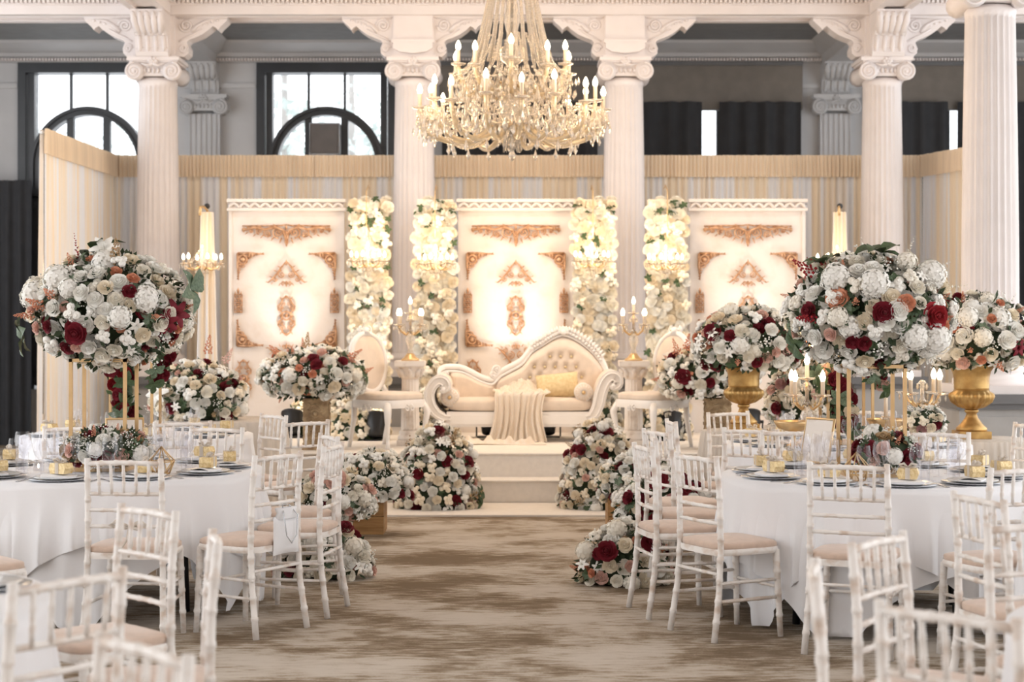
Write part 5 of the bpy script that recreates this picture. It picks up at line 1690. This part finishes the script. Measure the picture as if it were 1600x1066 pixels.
for (key, kind), os_ in REG.items():
    os_.sort(key=lambda o: o.location.x / o.location.y)
    for i, o in enumerate(os_):
        if len(os_) == 1: o['label'] = '%s on the %s' % (TXT[kind], WHERE[key])
        else: o['label'] = '%s, %s from the left on the %s' % (TXT[kind], ORD[i], WHERE[key])

# ---- tall gold flower stands with their bouquets
def gold_stand(key, px, ztop, label, ry=0):
    x, y, R = TBL[key]
    x = X(px, y)
    r = thing('flower_stand', label, 'stand', (x, y, TZ), ry)
    h = ztop - TZ
    w = .15
    t = .0095
    for sx in (-1, 1):
        for sy in (-1, 1):
            ob('post', MB().box(sx * w - t, sx * w + t, sy * w - t, sy * w + t, .018, h), M['gold'], r)
    for zz in (0.009, h - .01):
        ob('rail_frame', MB().box(-w - t, w + t, -w - t, -w + t, zz - t, zz + t).box(-w - t, w + t, w - t, w + t, zz - t, zz + t).box(-w - t, -w + t, -w, w, zz - t, zz + t).box(w - t, w + t, -w, w, zz - t, zz + t), M['gold'], r)
    ob('top_plate', MB().box(-w, w, -w, w, h - .012, h - .004), M['gold'], r)
    return x, y
x, y = gold_stand('left', 163, 1.385, 'tall gold open-frame stand on the left table in focus')
r = thing('flower_arrangement', 'huge white flower ball with red blooms on the left tall gold stand', 'flowers', (x + .03, y, 1.385))
arrange(r, (0, 0, .27), (.40, .38, .30), 165, .10, MIX, 241, leaves=.5, sprays=[
    ('lily', 'white', (.0, -.12, .34), (.1, -.8, .6), .07), ('stock_stem', 'red', (-.16, -.05, .27), (-.15, -.1, 1), .05), ('leaf', 0, (-.06, -.05, .33), (-.4, 0, 1), .13),
    ('stock_stem', 'ivory', (.26, -.1, .15), (1, -.2, .25), .065), ('stock_stem', 'white', (.3, -.1, .1), (1, -.3, .08), .06), ('lily', 'burgundy', (.40, -.15, -.02), (.8, -1, .1), .07), ('lily', 'burgundy', (.36, -.2, -.06), (.2, -1, -.3), .06),
    ('rose', 'burgundy', (-.09, -.41, -.13), (-.1, -1, -.1), .058), ('astilbe', 'peach', (-.32, -.3, .03), (-.5, -1, .3), .075), ('astilbe', 'peach', (-.38, -.25, -.03), (-.8, -.8, 0), .07), ('astilbe', 'peach', (-.24, -.34, .08), (-.2, -1, .4), .065),
    ('hydrangea', 'white', (-.22, -.26, .17), (-.3, -1, .5), .085), ('hydrangea', 'white', (-.37, -.16, .08), (-.8, -.6, .3), .09), ('hydrangea', 'white', (.26, -.28, .06), (.5, -1, .2), .085), ('astilbe', 'tan', (.08, -.2, .28), (.1, -.4, 1), .09),
    ('leaf', 1, (.47, -.1, .12), (1, -.3, .2), .12), ('leaf', 0, (-.45, -.1, -.15), (-1, -.3, -.2), .11)])
x, y = gold_stand('right', 1361, 1.36, 'tall gold open-frame stand on the right table in focus')
r = thing('flower_arrangement', 'huge white flower ball with red blooms on the right tall gold stand', 'flowers', (x - .0, y, 1.36))
arrange(r, (0, 0, .28), (.405, .38, .30), 165, .10, MIX, 243, leaves=.5, sprays=[
    ('stock_stem', 'white', (.2, -.1, .2), (1, -.2, .35), .065), ('stock_stem', 'ivory', (.3, -.1, .12), (1, -.25, .15), .06), ('stock_stem', 'ivory', (.15, -.1, .26), (.4, -.2, 1), .05), ('stock_stem', 'ivory', (-.05, -.1, .26), (-.2, -.2, 1), .045),
    ('leaf', 0, (.03, -.12, .32), (.1, -.2, 1), .13), ('leaf', 0, (-.28, -.1, .26), (-.4, -.2, 1), .12), ('stock_stem', 'red', (-.22, -.1, .24), (-1, -.2, .35), .05), ('astilbe', 'red', (-.36, -.15, .22), (-.8, -.4, .5), .09),
    ('rose', 'red', (.27, -.33, -.02), (.4, -1, .1), .07), ('rose', 'burgundy', (-.02, -.42, .0), (0, -1, 0), .055), ('rose', 'peach', (-.24, -.32, .07), (-.3, -1, .2), .06), ('rose', 'peach', (.10, -.41, .05), (.1, -1, .1), .045),
    ('hydrangea', 'white', (-.06, -.36, .15), (-.1, -1, .4), .085), ('hydrangea', 'white', (.28, -.2, .2), (.5, -.8, .5), .085), ('hydrangea', 'white', (-.24, -.26, .18), (-.4, -1, .4), .085), ('hydrangea', 'white', (.28, -.3, -.14), (.5, -1, -.1), .085), ('astilbe', 'red', (-.36, -.22, -.03), (-.9, -.6, 0), .08), ('leaf', 0, (-.43, -.1, -.17), (-1, -.4, -.3), .10)])
for key, px, sd in (('far_left', 212, 251), ('far_right', 1322, 253)):
    x, y = gold_stand(key, px, 1.36, 'tall gold open-frame stand on the ' + DESC[key])
    r = thing('flower_arrangement', 'white flower ball with a trailing red tail on the %s' % DESC[key], 'flowers', (x, y, 1.36))
    arrange(r, (0, 0, .25), (.38, .34, .27), 70, .11, MIX, sd)
    trail(r, (-.10, -.12, -.02), (-.02, -.14, -.52), 20, .10, sd + 1, wid=.10)
    trail(r, (.24, -.12, .02) if sd == 251 else (.14, -.10, .0), (.20, -.14, -.22), 7, .09, sd + 2, wid=.06)

def centrepiece(x, y, label, seed, mix, rad=.17, n=26):
    r = thing('centrepiece', label, 'flowers', (x, y, TZ))
    ob('glass_bowl', MB().lathe([(.06, 0), (.075, .01), (.085, .06), (.08, .09), (.077, .09), (.08, .06), (.07, .015), (0, .01)], 20, caps=False), M['glass'], r)
    arrange(r, (0, 0, .13), (rad, rad * .85, .10), n, .085, mix, seed, leaves=.5, zmin=.03, back=.6)
MC = [('hydrangea', 'white', 8, 1.3), ('rose', 'tan', 5, 1.1), ('rose', 'blush', 6, 1), ('rose', 'burgundy', 4, 1), ('gypsophila', 'white', 8, 1), ('rose', 'white', 6, 1), ('astilbe', 'peach', 3, .9)]
centrepiece(X(168, 9.6), 9.6, 'low posy of white, blush and tan flowers inside the left gold stand', 261, MC, .22, 34)
centrepiece(X(1386, 9.3), 9.3, 'low posy of white and burgundy flowers inside the right gold stand', 263, MC + [('rose', 'burgundy', 10, 1)], .16, 26)
# far right table extras
def compote(px, d, label, lab2=None):
    r = thing('compote_dish', label, 'dish', (X(px, d), d, TZ))
    ob('dish', MB().lathe([(.07, 0), (.065, .01), (.02, .025), (.015, .08), (.03, .10), (.10, .125), (.125, .16), (.128, .175), (.12, .17), (.09, .13), (0, .115)], 40, rf=lambda q, rad, z, j: rad * (1 + (.025 * cos(20 * q) if z > .1 else 0)), caps=False), M['gold'], r)
    if lab2:
        o = thing('candlestick', lab2, 'candle', (X(px, d), d, TZ + .116))
        ob('holder', MB().lathe([(.05, 0), (.05, .012), (.02, .02), (.018, .05), (.035, .06), (.03, .075), (.014, .075)], 16, rf=lambda q, rad, z, j: rad * (1 + .12 * cos(6 * q))), M['crystal'], o)
        ob('candle', MB().lathe([(.014, .07), (.012, .27), (.002, .275)], 12), M['candle'], o)
compote(1240, 11.45, 'ribbed gold compote dish left of the stand on the far right table')
compote(1384, 11.7, 'ribbed gold compote dish holding a candlestick on the far right table', 'tall unlit ivory taper candle in a crystal holder on the gold compote dish')
candelabrum((X(1261, 11.6), 11.6, TZ), 'lit crystal candelabrum left of the stand on the far right table', .50, .13, 4, 5, 1.1, power=5)
candelabrum((X(1441, 11.9), 11.9, TZ), 'lit crystal candelabrum right of the stand on the far right table', .50, .14, 4, 6, 1.1, centre=False, power=5)
r = thing('bud_vase', 'small posy of cream flowers in a vase on the far right table', 'flowers', (X(1446, 11.3), 11.3, TZ))
ob('vase', MB().lathe([(.035, 0), (.045, .02), (.04, .07), (.03, .11), (.035, .12), (.03, .12)], 18), M['stone'], r)
arrange(r, (0, 0, .18), (.12, .10, .09), 16, .075, MIXLOW, 271, zmin=.1, leaves=.8, back=.6)
# framed table cards
for px, d, rz, lb in ((1272, 10.1, -.9, 'ivory framed table card propped on the right table in focus, left of its gold stand'), (196, 10.1, .3, 'small ivory framed table card behind the posy on the left table')):
    o = thing('table_card', lb, 'card', (X(px, d), d, TZ), rz)
    ob('card', MB().box(-.10, .10, -.006, .006, .012, .26), M['stone'], o, rot=(-.22, 0, 0))
    ob('frame', MB().tube([(-.105, 0, .012), (.105, 0, .012), (.105, 0, .268), (-.105, 0, .268)], .010, 6, closed=True), M['gold'], o, rot=(-.22, 0, 0))
    ob('easel_foot', MB().box(-.02, .02, .0, .12, 0, .012).tube([(0, .10, .01), (0, .045, .18)], .006, 6), M['gold'], o)
# faceted wire tealight holders
def geo(px, d, label):
    o = thing('candle_holder', label, 'candle holder', (X(px, d), d, TZ), d)
    v = [(.045 * cos(k * pi / 3), .045 * sin(k * pi / 3), .004) for k in range(6)]
    u = [(.075 * cos(k * pi / 3 + .5), .075 * sin(k * pi / 3 + .5), .07) for k in range(6)]
    t = (0, 0, .15)
    m = MB().tube(v, .0035, 5, closed=True).tube(u, .0035, 5, closed=True)
    for k in range(6):
        m.tube([v[k], u[k]], .0035, 5); m.tube([u[k], t], .0035, 5); m.tube([v[(k + 1) % 6], u[k]], .0035, 5)
    ob('wire_frame', m, M['gold'], o)
    ob('tealight', MB().lathe([(.019, .006), (.019, .022), (.016, .024), (0, .022)], 14, caps=False), M['candle'], o)
geo(1338, 9.05, 'faceted gold wire tealight holder on the right table in focus')
geo(252, 9.45, 'faceted gold wire tealight holder right of the posy on the left table')
geo(218, 12.1, 'faceted gold wire tealight holder on the far left table')
for n, (px, d, key) in enumerate(((1290, 8.95, 'right'), (335, 9.6, 'left'), (1425, 9.4, 'right'), (60, 9.6, 'left'), (318, 9.75, 'left'))):
    o = thing('tealight_glass', 'lit tealight in a clear cup, %s on the %s' % (('first from the left', 'third from the left', 'second from the left', 'first from the left', 'second from the left')[n], WHERE[key]), 'candle', (X(px, d), d, TZ))
    ob('cup', MB().lathe([(0, 0), (.026, 0), (.03, .05), (.028, .05), (.024, .006), (0, .005)], 16, caps=False), M['glass'], o)
    ob('flame', MB().lathe([(.001, .02), (.006, .028), (.004, .038), (.0005, .046)], 8), M['bulb'], o)

# ------------------------------------------------------------------ banquet chairs
def bamboo(pts, r0, r1, n=8, rings=5):
    """turned rod with raised rings at the joints"""
    P_ = [Vector(p) for p in pts]
    seg = [(b - a).length for a, b in zip(P_, P_[1:])]
    L = sum(seg)
    def at(t):
        s = t * L
        for a, b, l in zip(P_, P_[1:], seg):
            if s <= l + 1e-9: return a.lerp(b, s / l)
            s -= l
        return P_[-1]
    ts = [(0, 1)]
    for k in range(1, rings + 1):
        t = k / (rings + 1)
        e = .007 / L
        ts += [(t - 1.6 * e, 1), (t - e, 1.18), (t + e, 1.18), (t + 1.6 * e, 1)]
    ts.append((1, 1))
    acc = 0
    for l in seg[:-1]:
        acc += l
        ts.append((acc / L, 1))
    ts.sort()
    return MB().tube([at(t) for t, _ in ts], [(r0 + (r1 - r0) * t) * k for t, k in ts], n)
CP = []
for s in (-1, 1):
    CP.append(('back_post', bamboo([(s * .205, -.215, 0), (s * .192, -.178, .25), (s * .188, -.165, .46), (s * .186, -.17, .70), (s * .184, -.19, .92)], .0165, .0145, 8, 8)))
    CP.append(('front_leg', bamboo([(s * .195, .19, 0), (s * .18, .172, .44)], .0145, .018, 8, 3)))
def yb(z): return -.165 - .0 - (max(0, z - .46) / .46) ** 2 * .025
CP.append(('top_rail', bamboo([(-.184, yb(.90), .895), (0, yb(.9) - .012, .90), (.184, yb(.90), .895)], .0125, .0125, 8, 4)))
for z in (.745, .665, .585):
    CP.append(('rail', bamboo([(-.187, yb(z), z), (0, yb(z) - .012, z), (.187, yb(z), z)], .0095, .0095, 7, 4)))
for k in range(5):
    x = (k - 2) * .062
    CP.append(('spindle', bamboo([(x * .98, yb(.745) - .011, .745), (x * 1.02, yb(.9) - .011, .895)], .0085, .0085, 6, 2)))
for s in (-1, 1):
    for z in (.20, .29):
        CP.append(('stretcher', bamboo([(s * .199, -.19, z), (s * .187, .18, z)], .009, .009, 6, 2)))
CP.append(('stretcher', bamboo([(-.193, -.18, .335), (.193, -.18, .335)], .009, .009, 6, 2)))
CP.append(('stretcher', bamboo([(-.186, .18, .25), (.186, .18, .25)], .009, .009, 6, 2)))
sf = MB()
sf.grid(lambda u, v: ((.205 + .008 * sin(pi * v)) * (lambda a: (abs(cos(a)) ** 5 + abs(sin(a)) ** 5) ** -.2 * cos(a))(2 * pi * u), .008 + .20 * (lambda a: (abs(cos(a)) ** 5 + abs(sin(a)) ** 5) ** -.2 * sin(a))(2 * pi * u), .425 + .032 * v), 40, 4, cu=True)
sf.box(-.18, .18, -.16, .18, .43, .452)
CP.append(('seat_frame', sf))
pad = cushion(-.205, .205, -.185, .205, .440, .492, 16)
CMESH = [(n, m.mesh(n, M['chair'])) for n, m in CP] + [('seat_pad', pad.mesh('seat_pad', M['seat']))]
def chair0(loc, rz, label):
    r = thing('banquet_chair', label, 'chair', loc, rz, 'limewashed banquet chairs')
    for n, me in CMESH:
        ob(n, me, None, r)
    return r
CHAIRS = [
    (-1.355, 8.918, 1.025, 'limewashed banquet chair with a white cloth bag hung on its back'),
    (1.10, 8.824, -1.104, 'limewashed banquet chair turned sideways at the left front of the right table'),
    (1.67, 8.384, -.40, 'limewashed banquet chair with its back square to us at the front of the right table'),
    (-1.888, 8.66, -.08, 'limewashed banquet chair with a ribbon on its back at the front of the left table'),
    (1.157, 4.195, -.80, 'blurred near banquet chair with brown top rail at the bottom right corner'),
    (-1.335, 4.72, .95, 'blurred near banquet chair with thick white rails at the bottom left corner'),
    (-1.165, 9.49, 1.40, 'limewashed banquet chair seen edge-on, closest to the aisle on the left'),
    (.90, 9.46, -1.38, 'limewashed banquet chair seen edge-on, closest to the aisle on the right'),
    (-1.26, 10.17, 1.95, 'limewashed banquet chair half hidden behind the chair with the white bag'),
    (-1.46, 6.15, 2.33, 'blurred banquet chair with its back to the left table, above the bottom left chairs'),
    (-1.12, 5.40, 1.78, 'blurred banquet chair seen edge-on in the left foreground'),
    (-.92, 3.52, 2.29, 'blurred banquet chair showing only its top rail at the bottom left'),
    (1.30, 5.31, -2.22, 'blurred white banquet chair with slanted top rail in the right foreground'),
    (1.02, 4.72, -1.745, 'blurred banquet chair showing one thick post in the right foreground'),
    (1.99, 6.75, -1.30, 'brownish banquet chair seen at a slant before the right table, near the right edge'),
    (2.30, 8.18, .38, 'limewashed banquet chair at the right front of the right table, behind the brownish chair'),
    (1.82, 5.65, -2.87, 'blurred banquet chair at the far side of the near right table'),
    (-2.50, 7.98, -.85, 'banquet chair cut off by the left edge, only its beige seat showing'),
    (-1.87, 12.35, 2.2, 'brownish banquet chair left of two standing together by the carved plinth'),
    (-1.52, 11.8, .75, 'brownish banquet chair right of two standing together by the carved plinth'),
    (-1.94, 10.80, 2.79, 'banquet chair behind the glasses at the back of the left table'),
    (-2.27, 11.75, .35, 'banquet chair with its back to us at the front of the far left table'),
    (-2.78, 10.90, 3.3, 'banquet chair behind the tall gold stand at the back of the left table'),
    (1.70, 12.66, -2.6, 'banquet chair at the back of the far right table, left of the stand'),
    (1.60, 10.98, -.6, 'banquet chair with its back to us at the front of the far right table'),
    (1.68, 10.45, 2.9, 'banquet chair facing us between the two right tables, left of the gold stand'),
    (2.62, 12.85, 2.9, 'banquet chair at the back of the far right table, below the taper candle'),
    (2.52, 10.35, 2.75, 'banquet chair between the two right tables, right of the posy'),
    (3.24, 11.3, 1.9, 'banquet chair by the right gold urn with its back showing'),
    (3.12, 10.35, 1.9, 'banquet chair cut off by the right edge below the right gold urn'),
    (1.27, 11.75, -1.5, 'rearmost banquet chair of three in a row left of the right tables'),
    (1.07, 10.74, -1.2, 'middle banquet chair of three in a row left of the right tables'),
    (1.02, 10.12, -1.6, 'front banquet chair of three in a row left of the right tables'),
    (-2.98, 8.75, -.55, 'banquet chair at the left front of the left table, hidden but for its post'),
    (2.96, 8.92, 1.1, 'banquet chair at the right side of the right table, cut off by the brownish chair'),
]
first = None
for (x, y, rz, lb) in CHAIRS:
    if first is None:
        first = chair0((x, y, 0), rz, lb)
    else:
        dup(first, (x, y, 0), rz, lb)
# bags and ribbon tied to two chair backs
def at_chair(i, lx, ly, lz):
    x, y, a, _ = CHAIRS[i]
    return (x + lx * cos(a) - ly * sin(a), y + lx * sin(a) + ly * cos(a), lz), a
p, a = at_chair(0, .05, -.20, 0)
b = thing('cloth_bag', 'white cloth bag with grey cords hung on the chair right of the left table', 'bag', p, a)
ob('pouch', pillow(.21, .20, .03), M['linen'], b, (0, 0, .50))
ob('gathered_neck', MB().lathe([(.09, 0), (.07, .03), (.085, .055)], 16, rf=lambda q, rad, z, j: rad * (1 + .08 * cos(8 * q))), M['linen'], b, (0, 0, .585), scale=(1, .3, 1))
ob('cord', MB().tube([(-.06, -.035, .60), (-.05, -.045, .50), (-.01, -.045, .46), (.03, -.045, .50), (.05, -.035, .60), (.02, 0, .655), (-.03, 0, .655)], .003, 5, closed=True), M['silver'], b)
p, a = at_chair(3, .03, -.195, 0)
b = thing('ribbon_bow', 'pale ribbon bow tied to the back of the chair before the left table', 'ribbon', p, a)
ob('bow', MB().tube([(0, 0, .585), (-.06, -.02, .615), (-.09, -.02, .60), (-.05, -.02, .58), (0, 0, .585), (.06, -.02, .612), (.09, -.02, .598), (.05, -.02, .578), (0, 0, .585)], [.008, .014, .012, .01, .01, .014, .012, .01, .008], 6), M['tulle'], b)
ob('tails', MB().tube([(0, -.01, .58), (-.01, -.02, .52), (-.05, -.02, .46), (-.08, -.02, .45)], .006, 5).tube([(.01, -.01, .58), (.02, -.02, .50), (.0, -.02, .44)], .006, 5), M['tulle'], b)
